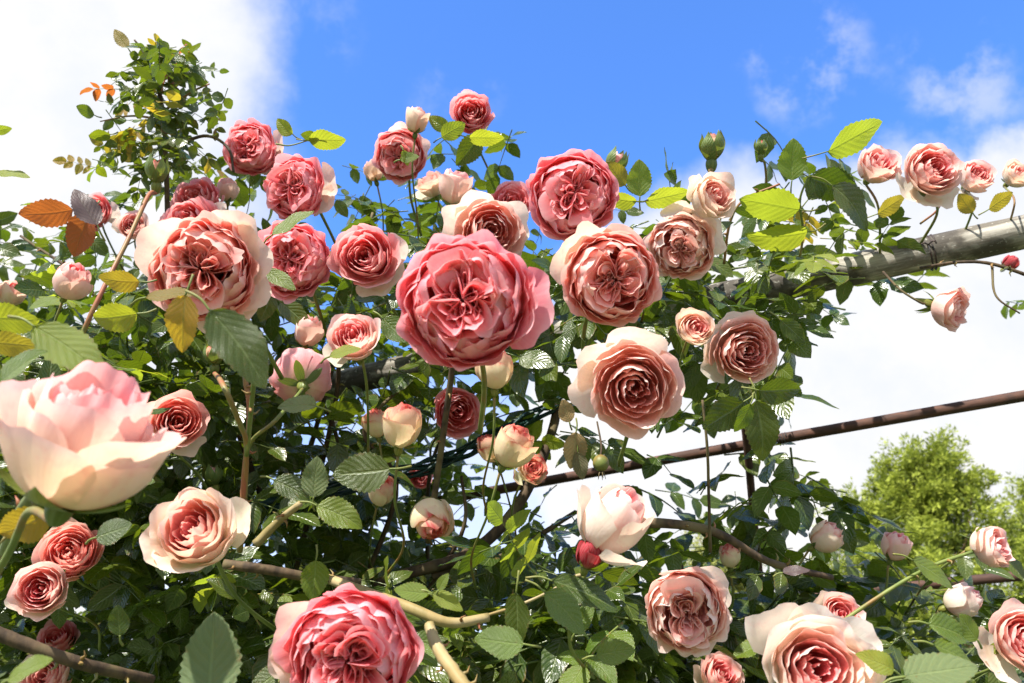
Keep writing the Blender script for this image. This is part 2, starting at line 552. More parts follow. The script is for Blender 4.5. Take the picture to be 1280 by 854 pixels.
    for gi, gd in enumerate(guards):
        azm, tilt, size = gd[:3]
        hr = {'Q': 1.05, 'S': 1.05, 'H': 1.2 * hs, 'B': 1.75, 'G': 1}[form]
        g = shell_petal(r, D2R(azm), D2R(46), 1.0 + .05 * r.random(), hr * size * r.uniform(.80, .92), D2R(100), 17, 12, 1.0, col, reflex=.45, ruffle=.05, wave=.05,
                        tilt=D2R(tilt * .48), guard=len(gd) == 3, point=.03)
        mesh_obj('guard_petal', g[0] * R * (.95 + .1 * r.random()), g[1], PETAL, root, {'col_in': g[3], 'col_out': g[4]}, g[2])
    # calyx, sepals, stem
    rc = max(.0045, min(.0085, R * .20)) if form != 'G' else R * .46
    zz = np.linspace(-1, 1, 9)
    path = np.stack([0 * zz, 0 * zz, -rc * 1.0 + zz * rc * 1.25], -1)
    rad = rc * np.sqrt(np.clip(1 - (zz * .88) ** 2, 0, 1)) * (1 + .1 * zz)
    v, f, uv = tube(path, rad, 12)
    cal = mesh_obj('calyx', v, f, M_SEPAL, root, uv=uv)
    for k in range(5):
        th = a0 + k * 2 * math.pi / 5 + .2 * r.normal()
        nu2, nv2 = 7, 12
        u = np.linspace(-1, 1, nu2); vv = np.linspace(0, 1, nv2)
        U, V = np.meshgrid(u, vv)
        if form == 'G':
            L = 2.35 * R * r.uniform(.9, 1.15); wd = .62 * R
            rr = R * .95 * np.sin(np.clip(V * 1.02, 0, 1) * math.pi * .86) ** .8 + R * .10 + (V > .8) * (V - .8) * R * 1.6 * r.uniform(.2, 1.4)
            zz2 = L * V - R * .1
        else:
            L = max(.016, min(.032, R * .75)) * r.uniform(.85, 1.2); wd = L * .20
            sp = sep + .25 * r.normal() * .5
            bow = D2R(35 + 85 * sp)
            rr = rc * .8 + L * np.sin(bow) * V * (1 + .2 * V) if sp > .05 else rc * .8 + V * L * .9
            rr = rc * .85 + L * (1 - (1 - V) ** 1.6) * math.sin(bow)
            zz2 = L * V ** 1.3 * math.cos(bow) - L * .25 * V ** 2 * max(0, sp)
            if sep < .06:
                L = R * .95; wd = L * .30; fi = V * r.uniform(.95, 1.2)
                rr = rc * .7 + 1.10 * R * np.sin(fi); zz2 = H * .82 * (1 - np.cos(fi)) / 1.2 - rc * .3
        wid = wd * np.sin(np.clip(.12 + .88 * V, 0, 1) * math.pi) ** .7 * (1 - V) ** .35 * 1.2 + 2e-5
        yy = U * wid
        rr = rr - np.abs(U) ** 2 * wid * .35
        ca, sa = math.cos(th), math.sin(th)
        pts = np.stack([rr * ca - yy * sa, rr * sa + yy * ca, zz2], -1).reshape(-1, 3)
        mesh_obj('sepal', pts, grid_faces(nu2, nv2), M_SEPAL, cal, uv=np.stack([U * .5 + .5, V], -1).reshape(-1, 2))
    # stem in world space, brought back to the bloom's frame
    base = c - axis * rc * 2.0
    sr = max(.0015, min(.0028, R * .055)) if form != 'G' else max(.0011, R * .18)
    if stem is None:
        e1 = base - axis * .035 + np.array([0, .01, -.02])
        e2 = e1 + np.array([r.normal() * .015, .08, -.015]) - axis * .025
        e3 = e2 + np.array([r.normal() * .02, .09, -.025])
        pts = [base, e1, e2, e3]
    else:
        pts = [base] + [P(*s) for s in stem]
    v, f, uv = tube(smooth_path(pts, 6), [sr * 1.15, sr, sr * 1.15], 8, .12)
    Mi = np.array(root.matrix_world.inverted())
    v = v @ Mi[:3, :3].T + Mi[:3, 3]
    mesh_obj('stem', v, f, stemmat or M_STEM, root, uv=uv)
    ROSES.append((x, y, D * .5 * (1.0 if form in 'QS' else 1.1), d, short, R))
    return root


# ------------------------------------------------------------------ the blooms
B = bloom
B(583, 378, 172, .118, 'Q', -.05, .06, 'deep', 'largest wide-open deep pink rose at the middle, quartered with ruffled petals', 'the largest deep pink rose', [(-8, 22, 1.0, 1)], 1, foldR=.66, nq=4)
B(717, 246, 112, .110, 'Q', .02, -.05, 'deep', 'round deep pink quartered rose standing against the blue sky beside green leaves', 'the round deep pink rose against blue sky', [], 2, foldR=.72, nq=5)
B(762, 347, 122, .112, 'Q', .12, -.12, 'coral', 'coral pink quartered rose with one pale cream petal folded over its top', 'the coral rose with a cream top petal', [(125, 12, 1.05), (150, 20, .9)], 3, foldR=.66, nq=4)
B(791, 484, 128, .108, 'S', -.05, -.12, 'pale', 'soft pink spiral rose with creamy outer petals hanging above the thin rusty rod', 'the soft pink spiral rose', [(85, 14, 1.1), (185, 26, 1.0), (150, 16, .95)], 4)
B(930, 438, 94, .100, 'S', .05, -.05, 'pale', 'pink spiral rose with pale rim, cream bud pressed against its side', 'the pale-rimmed rose beside a cream bud', [(165, 18, 1.0), (205, 16, .9), (100, 10, .9)], 5)
B(868, 412, 54, .055, 'H', .1, .35, 'cream', 'half-open cream rose with pink heart tucked against a pale-rimmed pink rose', 'the half-open cream rose', [(100, 8, .9)], 6)
B(853, 308, 84, .090, 'Q', -.35, -.35, 'pale', 'drooping pink rose with cream petals folded back over its top', 'the drooping pink rose', [(60, 22, 1.1), (95, 28, 1.05), (25, 20, 1.0)], 7, foldR=.55)
B(888, 249, 68, .070, 'H', .45, .25, 'cream', 'cream cup rose with a pink heart, sitting above the drooping pink rose', 'the cream cup rose', [(140, 12, .9)], 8)
B(1096, 209, 62, .080, 'H', .10, .50, 'blush', 'pale pink cup rose, first of the row above the thick pipe', 'the first rose above the pipe', [], 9, stem=[(1098, 260, 1.30), (1100, 318, 1.36)])
B(1163, 214, 76, .085, 'S', .02, .22, 'blush', 'pink spiral rose with cream lower petals, largest in the row above the pipe', 'the largest rose above the pipe', [(215, 30, 1.0), (300, 38, 1.0), (260, 30, .9)], 10, stem=[(1172, 262, 1.26), (1150, 306, 1.34)])
B(1219, 222, 52, .070, 'H', .10, .40, 'blush', 'small pink rose with a cream skirt, beside the largest in the row above the pipe', 'the small pink rose above the pipe', [(250, 35, .9)], 11, stem=[(1216, 258, 1.30), (1205, 292, 1.33)])
B(1270, 220, 42, .060, 'H', .2, .5, 'cream', 'pale cream rose cut by the picture edge, resting on the pipe', 'the cream rose resting on the pipe', [], 12, stem=[(1268, 250, 1.28), (1262, 280, 1.31)])
B(1186, 385, 60, .075, 'H', .55, -.22, 'soft', 'lone pink and cream rose hanging below the thick pipe on a curved stem', 'the lone rose hanging below the pipe', [], 13, sep=1.2,
  stem=[(1150, 378, 1.25), (1125, 362, 1.26), (1104, 340, 1.30)], stemmat=M_CANE)
B(590, 142, 60, .092, 'S', .0, .05, 'rose', 'topmost pink rose, alone against the blue sky above two green leaves', 'the topmost pink rose', [], 14)
B(501, 195, 66, .092, 'Q', -.05, -.25, 'rose', 'deep pink rose with a small bright leaf lying across its face', 'the rose crossed by a small leaf', [(80, 10, 1.0), (20, 15, .95)], 15, foldR=.7)
B(521, 149, 34, .046, 'B', .12, .85, 'cream', 'cream bud standing upright beside the topmost pink rose', 'the upright cream bud', [], 16)
B(466, 213, 27, .040, 'B', -.2, .75, 'cream', 'tiny cream bud low beside the rose with a leaf across its face', None, [], 17)
B(569, 232, 46, .056, 'B', .1, .85, 'blush', 'plump pale pink bud above the largest deep pink rose', 'the plump pale pink bud', [], 18, loose=.2)
B(540, 232, 44, .07, 'H', -.3, .75, 'cream', 'small cream rose half hidden behind a plump pale pink bud', None, [(180, 30, .9)], 19)
B(612, 290, 98, .112, 'S', .18, -.05, 'pale', 'pale peach rose with broad cream petals, behind the largest deep pink rose', 'the peach rose behind the largest rose', [(165, 32, 1.1), (120, 14, 1.0), (20, 12, 1.0)], 20)
B(640, 254, 58, .090, 'S', .05, .30, 'rose', 'pink rose half hidden between a pale peach rose and a round deep pink one', None, [], 21)
B(458, 321, 90, .100, 'S', -.05, .12, 'rose', 'pink spiral rose with a pale side petal and a greenish cream base', 'the pink rose with a cream base', [(10, 20, 1.05), (285, 20, .8), (320, 22, .8)], 22)
B(368, 327, 97, .108, 'Q', -.02, .02, 'deep', 'deep pink quartered rose with a narrow grass blade across its lower edge', 'the deep pink rose with a grass blade', [], 23, foldR=.74, nq=4)
B(372, 236, 82, .098, 'Q', -.20, .0, 'deep', 'deep pink rose with two cream petals flaring from its side, under another', 'the deep pink rose with flaring cream petals', [(10, 26, 1.1), (-25, 30, 1.05)], 24, foldR=.74, nq=4)
B(316, 187, 70, .096, 'Q', -.15, .05, 'deep', 'upper deep pink rose with cream side petal, beside the tall leafy shoot', 'the upper deep pink rose by the shoot', [(8, 24, 1.1), (-30, 16, .95)], 25, foldR=.7, nq=3)
B(248, 252, 68, .096, 'S', .0, .45, 'rose', 'pink rose in the back row, only its top edge showing', None, [], 26)
B(238, 280, 78, .098, 'S', -.1, .40, 'rose', 'pink rose squeezed directly behind the big coral rose', 'the pink rose behind the coral rose', [(20, 20, 1.0)], 27)
B(258, 338, 132, .116, 'Q', .10, -.03, 'coral', 'big coral pink quartered rose with cream outer petals behind olive leaves', 'the big coral rose', [(150, 20, 1.1), (50, 20, 1.1), (-30, 24, 1.0), (-70, 26, 1.0), (20, 14, 1)], 28, foldR=.68, nq=5)
B(284, 236, 30, .044, 'B', .05, .8, 'blush', 'cream and pink bud between two deep pink roses and the back row', None, [], 29)
B(118, 267, 50, .08, 'S', .15, .2, 'rose', 'pink rose behind the pair of orange leaves', 'the pink rose behind orange leaves', [(10, 20, .9)], 30)
B(166, 283, 42, .065, 'H', .3, .3, 'blush', 'small blush rose behind the reddish shoot', None, [(170, 25, .9)], 31)
B(90, 350, 50, .055, 'B', .4, .55, 'blush', 'pale pink bud half hidden beneath the pair of orange leaves', 'the pale pink bud under orange leaves', [], 32)
B(385, 413, 40, .050, 'B', .2, .75, 'blush', 'plain cream and pink bud below the deep pink rose with the grass blade', None, [], 33)
B(443, 424, 76, .074, 'H', -.05, .5, 'blush', 'half-open pink and cream rose beside the largest deep pink rose', 'the half-open pink and cream rose', [(200, 24, .7)], 34)
B(378, 474, 76, .09, 'Q', -.25, .32, 'rose', 'pink rose seen from behind with green sepals spread, on a greenish stem', 'the rose seen from behind', [], 35, back=True, sep=.55, stem=[(345, 525, .93), (312, 556, .96), (306, 610, 1.0)])
B(502, 530, 60, .056, 'B', .12, .80, 'streak', 'fat cream bud with red streaks, amid dark foliage', 'the fat red-streaked bud', [], 36, loose=.1)
B(470, 528, 38, .048, 'B', -.1, .8, 'streak', 'greenish bud tucked behind the fat red-streaked bud', None, [], 37)
B(620, 460, 52, .052, 'B', .05, .88, 'streak', 'cream bud with red edges directly under the largest deep pink rose', 'the bud under the largest rose', [], 38)
B(571, 515, 70, .09, 'S', .2, .05, 'rose', 'shaded reddish pink rose behind leaves, between two streaked buds', 'the shaded reddish rose', [], 39)
B(642, 556, 58, .054, 'B', .35, .72, 'streak', 'largest of three clustered cream buds with red lines above the rod', 'the cluster of three buds', [], 40, loose=.15)
B(612, 560, 38, .048, 'B', -.35, .72, 'streak', 'greenest of the three clustered cream buds above the rod', None, [], 41)
B(664, 588, 46, .05, 'H', .4, .5, 'streak', 'lowest of the three clustered cream buds, opening', None, [(210, 20, .8)], 42)
B(770, 648, 94, .075, 'B', .38, .70, 'white', 'big white bud with a pink tip and one petal curling out below', 'the big white bud', [(-70, 46, 1.0), (165, 10, 1.05)], 43, loose=.1)
B(737, 692, 38, .030, 'B', .2, .75, 'crimson', 'dark crimson bud pressed against the base of the big white bud', None, [], 44, stem=[(716, 722, .80), (690, 738, .82), (650, 756, .86), (600, 772, .9)], stemmat=M_PALECANE)
B(858, 761, 108, .100, 'Q', -.10, -.02, 'pale', 'soft peach pink rose with two swirling centres, below the big white bud', 'the double-centred peach rose', [(40, 10, .9)], 45, foldR=.82, nq=2)
B(440, 812, 168, .114, 'Q', -.02, .05, 'deep', 'large deep pink rose cut by the bottom edge, cream petal at its side', 'the deep pink rose at the bottom edge', [(170, 24, 1.1), (195, 18, 1.0)], 46, foldR=.68, nq=4)
B(246, 664, 122, .100, 'H', .0, .50, 'cream', 'open cream cup rose with a bright pink heart, above a large veined leaf', 'the cream cup with bright pink heart', [(20, 10, .8), (165, 14, .85)], 47)
B(108, 548, 226, .112, 'H', .34, .84, 'near', 'nearest huge cream rose seen side-on, pink-edged, with a dark green sepal', 'the nearest huge cream rose', [], 148, stem=[(36, 640, .53), (12, 690, .56), (-30, 760, .6)], sep=.05, side=.12, hs=1.12, loose=.42)
B(222, 528, 78, .080, 'H', .45, .25, 'coral', 'peach rose with a coral heart squeezed behind the nearest huge rose', 'the peach rose behind the huge rose', [(160, 14, 1), (-60, 20, .9)], 49)
B(88, 692, 84, .09, 'S', .3, .45, 'coral', 'peach rose with a ragged rim under the nearest huge rose', 'the ragged peach rose', [(110, 16, 1)], 50)
B(52, 736, 76, .074, 'H', .25, .30, 'blush', 'pale pink cup with coral heart, lower of the two under the huge rose', 'the pale cup with coral heart', [(200, 18, .9)], 51)
B(72, 800, 54, .075, 'S', .2, .7, 'rose', 'pink rose mostly hidden under a dark cane near the bottom', None, [], 52)
B(58, 846, 70, .085, 'H', .1, .5, 'soft', 'peach rose cut by the bottom edge beneath a dark cane', None, [(150, 20, 1)], 53)
B(1018, 838, 150, .108, 'H', -.12, .42, 'white', 'huge white rose with a pink heart at the bottom edge, broad petals', 'the huge white rose', [(125, 34, 1.15), (25, 36, 1.15), (70, 20, 1.0)], 54)
B(1049, 770, 64, .065, 'H', .0, .5, 'blush', 'peach rose with frayed rim peeping over the huge white rose', 'the frayed peach rose', [(120, 18, .9), (40, 15, .9)], 55)
B(1280, 800, 96, .09, 'H', -.15, .45, 'blush', 'peach and cream rose cut by the picture edge, with drooping outer petals', 'the peach rose at the picture edge', [(190, 30, 1.1), (220, 28, 1.1)], 56)
B(1238, 685, 60, .066, 'H', .62, .30, 'blush', 'cream rose with pink rim in front of the conifer, over the lower bar', 'the cream rose before the conifer', [(150, 16, 1.0)], 57)
B(1120, 682, 38, .046, 'B', .2, .8, 'blush', 'small cream and magenta bud in front of the conifer', 'the small bud before the conifer', [], 58)
B(1205, 751, 46, .055, 'B', .5, .35, 'white', 'pale bud pointing sideways just under the lower rusty bar', 'the pale bud under the lower bar', [], 59)
B(1034, 671, 42, .050, 'B', .5, .5, 'cream', 'yellowish cream bud at the end of the dark branch', 'the yellowish bud on the branch', [], 60)
B(900, 846, 62, .07, 'H', .2, .7, 'blush', 'pale pink rose peeping up at the bottom edge beside the huge white rose', None, [(180, 20, .9)], 61)
B(912, 694, 30, .036, 'B', -.1, .85, 'streak', 'small greenish cream bud under the dark branch', None, [], 62)
B(540, 650, 58, .055, 'B', .1, -.2, 'streak', 'shaded cream bud under a grey-green leaf, over the brown branch', 'the shaded cream bud', [], 63)
B(478, 612, 42, .050, 'B', .2, .5, 'streak', 'cream bud mostly hidden behind a broad dark leaf', None, [], 64)
B(525, 597, 32, .06, 'S', .1, .2, 'rose', 'little red-pink bloom glimpsed deep in shade', None, [], 65)
B(268, 442, 26, .030, 'G', .05, .9, 'streak', 'closed green bud upright on a slender stem by the big glossy leaf', 'the closed green bud', [], 66, stem=[(278, 480, .8), (300, 530, .84), (308, 560, .88), (305, 640, .92)], stemmat=M_REDSTEM)
B(266, 594, 24, .030, 'G', -.1, .9, 'blush', 'tiny green bud with pink tip above the cream cup with bright heart', None, [], 67)
B(890, 182, 32, .036, 'G', .0, .93, 'streak', 'opening green bud with spread sepals, tallest above the cream cup rose', 'the opening green bud', [], 68, stem=[(888, 215, 1.12), (886, 240, 1.16), (880, 300, 1.25)])
B(770, 203, 27, .034, 'G', .35, .85, 'blush', 'pink-tipped green bud beside the round deep pink rose', None, [], 69)
B(951, 184, 17, .022, 'G', -.05, .95, 'streak', 'smallest round green bud on a thin stalk beside a yellow-green leaf', None, [], 70, stem=[(956, 205, 1.30), (958, 235, 1.32), (955, 280, 1.36)])
B(196, 213, 28, .034, 'G', .1, .9, 'streak', 'closed green bud topping the reddish shoot', 'the bud on the reddish shoot', [], 71, stem=[(185, 246, 1.19), (160, 300, 1.12), (120, 380, 1.05), (95, 440, 1.05), (80, 500, 1.1)], stemmat=M_REDSTEM)
B(15, 366, 34, .05, 'B', .4, .6, 'cream', 'cream bud at the picture edge among leaves', None, [], 72)
B(1264, 328, 20, .035, 'B', .3, .4, 'crimson', 'small dark reddish bud beneath the thick pipe', None, [], 73, stem=[(1262, 334, 1.22), (1256, 336, 1.235)])
B(430, 440, 30, .06, 'H', -.3, .2, 'white', 'tiny white petal cup below the half-open pink and cream rose', None, [], 74)
B(665, 372, 10, .03, 'G', .2, .7, 'blush', 'tiny bud behind the largest deep pink rose', None, [], 75) if False else None

# ------------------------------------------------------------------ leaves


def leaflet(L, Wd, n, cols, bend, fold, seed, teeth=.05):
    r = np.random.default_rng(seed)
    s = np.linspace(0, 1, n)
    w = Wd * .5 * (np.sin(math.pi * s ** .82) ** .72) * (1 - .15 * s)
    w[0] = w[-1] = .0006
    tt = 1 + teeth * np.where(np.arange(n) % 2 == 0, -1, 1)
    u = np.linspace(-1, 1, cols)
    S, U = np.meshgrid(s, u, indexing='ij')
    W = (w * tt)[:, None] * np.where(np.abs(U) > .99, 1, 1)
    W = np.where(np.abs(U) > .99, (w * tt)[:, None], w[:, None])
    x = S * L + np.where(np.abs(U) > .99, .012 * L, 0)
    y = U * W
    z = fold * np.abs(y) - bend * L * S ** 2 + .02 * L * np.sin(S * 11 + r.random() * 6) * np.abs(U) - fold * .8 * y * y / Wd
    y = y + .05 * L * np.sin(S * 2.5 + r.random() * 3) * S
    pts = np.stack([x, y, z], -1).reshape(-1, 3)
    f = [(i * cols + j, (i + 1) * cols + j, (i + 1) * cols + j + 1, i * cols + j + 1) for i in range(n - 1) for j in range(cols - 1)]
    return pts, f, np.stack([U * .5 + .5, S], -1).reshape(-1, 2)


LMESH = {}


def leaf_mesh(mat, k):
    key = (mat.name, k)
    if key not in LMESH:
        p, f, uv = leaflet(1.0, [.62, .70, .56, .66, .75][k], 24, 7, [.10, .22, .05, .30, -.08][k], [.18, .35, .12, .25, .1][k], 30 + k)
        o = mesh_obj('leaflet', p, f, mat, uv=uv)
        LMESH[key] = o.data
        bpy.data.objects.remove(o)
    return LMESH[key]


def add_leaf(parent, mat, k, L, M, name='leaflet'):
    o = bpy.data.objects.new(name, leaf_mesh(mat, k))
    COL.objects.link(o)
    o.parent = parent
    o.matrix_basis = M @ Matrix.Scale(L, 4)
    return o


def frame(o, xdir, nrm):
    x = np.asarray(xdir, float); x /= np.linalg.norm(x)
    n = np.asarray(nrm, float); n = n - x * np.dot(n, x)
    if np.linalg.norm(n) < 1e-3: n = np.cross(x, [0, 0, 1.0]) + 1e-3
    n /= np.linalg.norm(n)
    y = np.cross(n, x)
    return Matrix([[x[0], y[0], n[0], o[0]], [x[1], y[1], n[1], o[1]], [x[2], y[2], n[2], o[2]], [0, 0, 0, 1]])


def make_spray(mat, nl, k0, stem=None):
    """compound rose leaf, unit leaflet about 1 long: stalk with paired leaflets and an end leaflet"""
    root = empty('rose_leaf')
    pairs = (nl - 1) // 2
    r = np.random.default_rng(90 + k0 + nl)
    tip = .55 + .62 * pairs
    path = smooth_path([(0, 0, 0), (tip * .5, .03 * r.normal(), .05), (tip, .06 * r.normal(), -.04 - .08 * r.random())], 6)
    v, f, uv = tube(path, [.028, .018, .012], 6)
    mesh_obj('leaf_stalk', v, f, stem or M_STEM, root, uv=uv)
    add_leaf(root, mat, k0 % 5, 1.0, frame(path[-1], (1, .1 * r.normal(), -.15), (.1 * r.normal(), .2 * r.normal(), 1)))
    for p in range(pairs):
        q = path[int(len(path) * (.45 + .42 * p / max(1, pairs - 1) if pairs > 1 else .62)) - 1]
        for s in (-1, 1):
            a = D2R(r.uniform(48, 72)) * s
            add_leaf(root, mat, int(r.integers(5)), r.uniform(.72, .95), frame(q, (math.cos(a), math.sin(a), -.15 + .2 * r.normal()), (.2 * r.normal(), -.25 * s + .25 * r.normal(), 1)))
    return root


def copy_tree(o, parent=None):
    c = o.copy()
    COL.objects.link(c)
    if parent is not None:
        c.parent = parent
    for ch in list(o.children):
        copy_tree(ch, c)
    return c


TONE = {'dark': M_DARK, 'mid': M_MID, 'bright': M_BRIGHT, 'olive': M_OLIVE, 'red': M_RED, 'purple': M_PURPLE, 'dry': M_DRY, 'pale': M_PALE}
WORD = {'dark': 'dark green', 'mid': 'mid green', 'bright': 'bright yellow-green', 'olive': 'olive bronze', 'red': 'reddish', 'purple': 'dusky purple', 'dry': 'withered grey', 'pale': 'pale green'}
SPROTO = {}


def spray(mat, nl, k, pos, xdir, nrm, size):
    key = (mat, nl, k)
    if key not in SPROTO:
        SPROTO[key] = make_spray(TONE[mat], nl, k)
        o = SPROTO[key]
    else:
        o = copy_tree(SPROTO[key])
    o.matrix_world = frame(pos, xdir, nrm) @ Matrix.Scale(size, 4)
    return o


def one_leaf(x, y, ang, Lpx, d, mat, label, nrm=(0, .3, .95), k=0, stalk=.35, into=0.0):
    """single leaf whose base sits at the pixel point; nrm is right/up/towards viewer"""
    root = empty('rose_leaf')
    a = D2R(ang)
    xd = dirw(math.cos(a), math.sin(a), into)
    L = Lpx / F * d
    root.matrix_world = frame(P(x, y, d), xd, dirw(*nrm))
    tag(root, label, 'leaf', 'single rose leaves')
    add_leaf(root, TONE[mat], k, L, Matrix.Identity(4), 'leaf_blade')
    v, f, uv = tube(smooth_path([(0.02 * L, 0, 0), (-stalk * .5 * L, .02 * L, -.03 * L), (-stalk * L, .0, -.12 * L)], 5), [.0009, .0012], 6)
    mesh_obj('leaf_stalk', v, f, M_STEM, root, uv=uv)
    LEAVES.append((x, y))
    return root


LEAVES = []
OL = one_leaf
# foreground and outstanding leaves of the photograph
OL(262, 388, -50, 118, .60, 'dark', 'big glossy dark green leaf hanging in front of the big coral rose', (.45, .55, .7), 0)
OL(232, 368, -100, 74, .66, 'olive', 'shaded brown-olive leaf hanging beside the big glossy leaf', (-.2, -.35, .9), 3)
OL(92, 262, 188, 70, .88, 'red', 'orange-red leaf pointing sideways, upper of the orange pair', (.1, -.45, .88), 2)
OL(112, 268, -118, 58, .88, 'red', 'orange-red leaf pointing down, lower of the orange pair', (-.1, -.35, .93), 1)
OL(122, 282, 122, 56, .86, 'purple', 'dusky purple leaf folded upright beside the orange pair', (.6, .2, .7), 0)
OL(175, 352, 178, 54, .84, 'olive', 'yellow-olive leaf just under the bud of the reddish shoot', (0, -.5, .85), 0)
OL(172, 392, 188, 62, .78, 'bright', 'bright yellow-green leaf with red edge beside the big coral rose', (.1, -.4, .9), 1)
OL(182, 372, 8, 62, .76, 'olive', 'narrow olive leaf lying across the foot of the big coral rose', (.1, .8, .5), 2)
OL(-12, 398, 2, 62, .66, 'bright', 'broad yellow-green leaf entering at the picture edge', (0, -.45, .88), 4)
OL(-14, 428, -6, 60, .64, 'olive', 'broad olive leaf entering at the picture edge, lower', (.1, -.35, .9), 0)
OL(42, 408, -32, 110, .58, 'bright', 'long blurred yellow-green leaf above the nearest huge rose', (.3, .6, .7), 2)
OL(0, 480, 45, 66, .55, 'mid', 'green leaf behind the top of the nearest huge rose', (-.3, .6, .7), 1)
OL(262, 884, 98, 112, .60, 'pale', 'large pale veined leaf at the bottom edge, toothed', (-.1, .72, .68), 4, into=-.45)
OL(322, 842, 200, 1, .6, 'mid', 'x') if False else None
OL(10, 850, 30, 60, .5, 'mid', 'blurred green leaf at the bottom corner', (-.2, .8, .5), 0)
OL(990, 226, 92, 52, 1.12, 'bright', 'round yellow-green leaf glowing against the sky', (.0, -.55, .85), 4)
OL(1034, 190, 26, 82, 1.10, 'bright', 'long yellow-green leaf reaching up towards the pipe roses', (-.25, -.75, .6), 0)
OL(1000, 262, 170, 78, 1.12, 'bright', 'broad backlit leaf below the round glowing leaf', (.0, -.8, .6), 4)
OL(1010, 290, 190, 74, 1.14, 'bright', 'second broad backlit leaf, lower, by the pipe end', (.1, -.75, .6), 1)
OL(1012, 222, -20, 66, 1.12, 'dark', 'dark leaf under the long yellow-green leaf', (.2, -.4, .9), 1)
OL(1040, 232, -38, 74, 1.10, 'dark', 'dark drooping leaf beneath the first rose above the pipe', (.2, .3, .9), 3)
OL(1010, 250, 60, 48, 1.15, 'dark', 'small dark leaf standing beside the round glowing leaf', (.1, -.2, .95), 0)
OL(1096, 268, 30, 44, 1.25, 'olive', 'olive leaf beneath the largest rose above the pipe', (0, -.6, .8), 0)
OL(1216, 266, 130, 30, 1.25, 'olive', 'small olive leaf on the pipe below the small pink rose', (0, -.6, .8), 4)
OL(1236, 262, 40, 36, 1.25, 'olive', 'small olive leaf on the pipe below the cream rose', (0, -.6, .8), 4)
OL(800, 246, 95, 46, 1.05, 'bright', 'yellow-green leaf standing between two pink roses against the sky', (.1, -.6, .8), 4)
OL(806, 252, 10, 58, 1.06, 'bright', 'yellow-green leaf spreading towards the cream cup rose', (.0, -.75, .65), 0)
OL(796, 252, 175, 42, 1.05, 'bright', 'yellow-green leaf spreading towards the round deep pink rose', (0, -.75, .6), 1)
OL(782, 232, 130, 38, 1.07, 'olive', 'olive leaf between the pink-tipped bud and the round rose', (0, -.6, .8), 4)
OL(398, 172, 172, 22, 1.25, 'mid', 'small leaf on the thin sprig above the flaring rose', (0, -.6, .8), 4)
OL(386, 176, 6, 46, 1.25, 'bright', 'flat bright leaf on the thin sprig above the flaring rose', (0, -.8, .6), 4)
OL(366, 168, 140, 30, 1.27, 'bright', 'upper bright leaf of the thin sprig beside the upper deep pink rose', (0, -.5, .85), 1)
OL(500, 200, 15, 24, .98, 'bright', 'small bright leaf lying over a deep pink rose', (.1, .2, .97), 0)
OL(504, 188, -70, 20, .98, 'bright', 'folded bright leaf tip on a deep pink rose', (.4, .2, .9), 0)
OL(562, 162, 150, 32, 1.35, 'mid', 'green leaf between the upright cream bud and the topmost rose', (.2, -.3, .9), 0)
OL(552, 172, 35, 34, 1.34, 'bright', 'bright leaf just below the topmost pink rose', (.0, -.4, .9), 4)
OL(586, 172, -3, 44, 1.34, 'bright', 'flat bright leaf under the foot of the topmost rose', (.0, -.75, .65), 0)
OL(600, 170, -130, 46, 1.4, 'dark', 'dark leaf hanging under the topmost pink rose', (.1, -.2, .95), 1)
OL(330, 338, -28, 46, .95, 'mid', 'narrow grass-like leaf across the edge of a deep pink rose', (.1, .6, .7), 2)
OL(340, 294, 34, 60, .98, 'mid', 'grey-green blade between two deep pink roses', (.2, .8, .5), 2)
OL(488, 586, 190, 72, .80, 'dark', 'broad dark leaf lying in front of a hidden cream bud', (.1, .3, .95), 4)
OL(392, 622, 86, 52, .84, 'pale', 'pale shiny leaf standing in the middle of the dark foliage', (-.1, .55, .8), 4)
OL(396, 632, -22, 62, .83, 'mid', 'shiny veined leaf sloping below the pale standing leaf', (0, .7, .7), 1)
OL(342, 600, -25, 50, .85, 'dark', 'glossy leaf beside the pale standing leaf', (-.2, .7, .6), 1)
OL(395, 700, -92, 50, .86, 'mid', 'hanging green leaf above the deep pink rose at the bottom edge', (.2, .5, .8), 4)
OL(396, 508, 172, 50, .90, 'pale', 'pale silvery leaf below the rose seen from behind', (0, .75, .6), 1)
OL(412, 446, 20, 40, .92, 'bright', 'bright little leaf under the half-open pink and cream rose', (0, .8, .6), 0)
OL(478, 398, -40, 44, .9, 'mid', 'curled green leaf between the cream base and the largest rose', (-.3, .5, .8), 4)
OL(948, 488, -4, 56, .95, 'dark', 'dark leaf spreading below the pale-rimmed rose', (.0, -.3, .95), 1)
OL(945, 500, -80, 78, .95, 'dark', 'long dark leaf hanging below the pale-rimmed rose', (.1, -.2, .97), 0)
OL(930, 502, 215, 62, .96, 'dark', 'dark leaf reaching towards the soft pink spiral rose', (0, -.2, .97), 4)
OL(938, 505, -115, 40, .93, 'mid', 'short sunlit leaf among the dark ones below the pale-rimmed rose', (.2, -.3, .9), 0)
OL(975, 400, -40, 44, 1.05, 'dark', 'dark leaf hanging off the pipe end', (.2, -.3, .9), 2)
OL(720, 540, -96, 48, 1.0, 'dry', 'withered grey-green leaf hanging left over the rusty rod', (.2, -.1, .97), 1)
OL(722, 565, -80, 36, 1.0, 'dry', 'withered leaf hanging lowest over the rusty rod', (-.3, -.1, .95), 0)
OL(712, 528, 110, 30, 1.02, 'dry', 'pale withered leaf stuck behind the soft pink spiral rose', (.1, .1, .97), 4)
OL(536, 742, 172, 44, .72, 'bright', 'bright toothed leaf arching at the tip of the young shoot', (.3, .6, .7), 0)
OL(540, 742, -25, 44, .72, 'bright', 'bright toothed leaf reaching away from the young shoot', (-.1, .75, .6), 2)
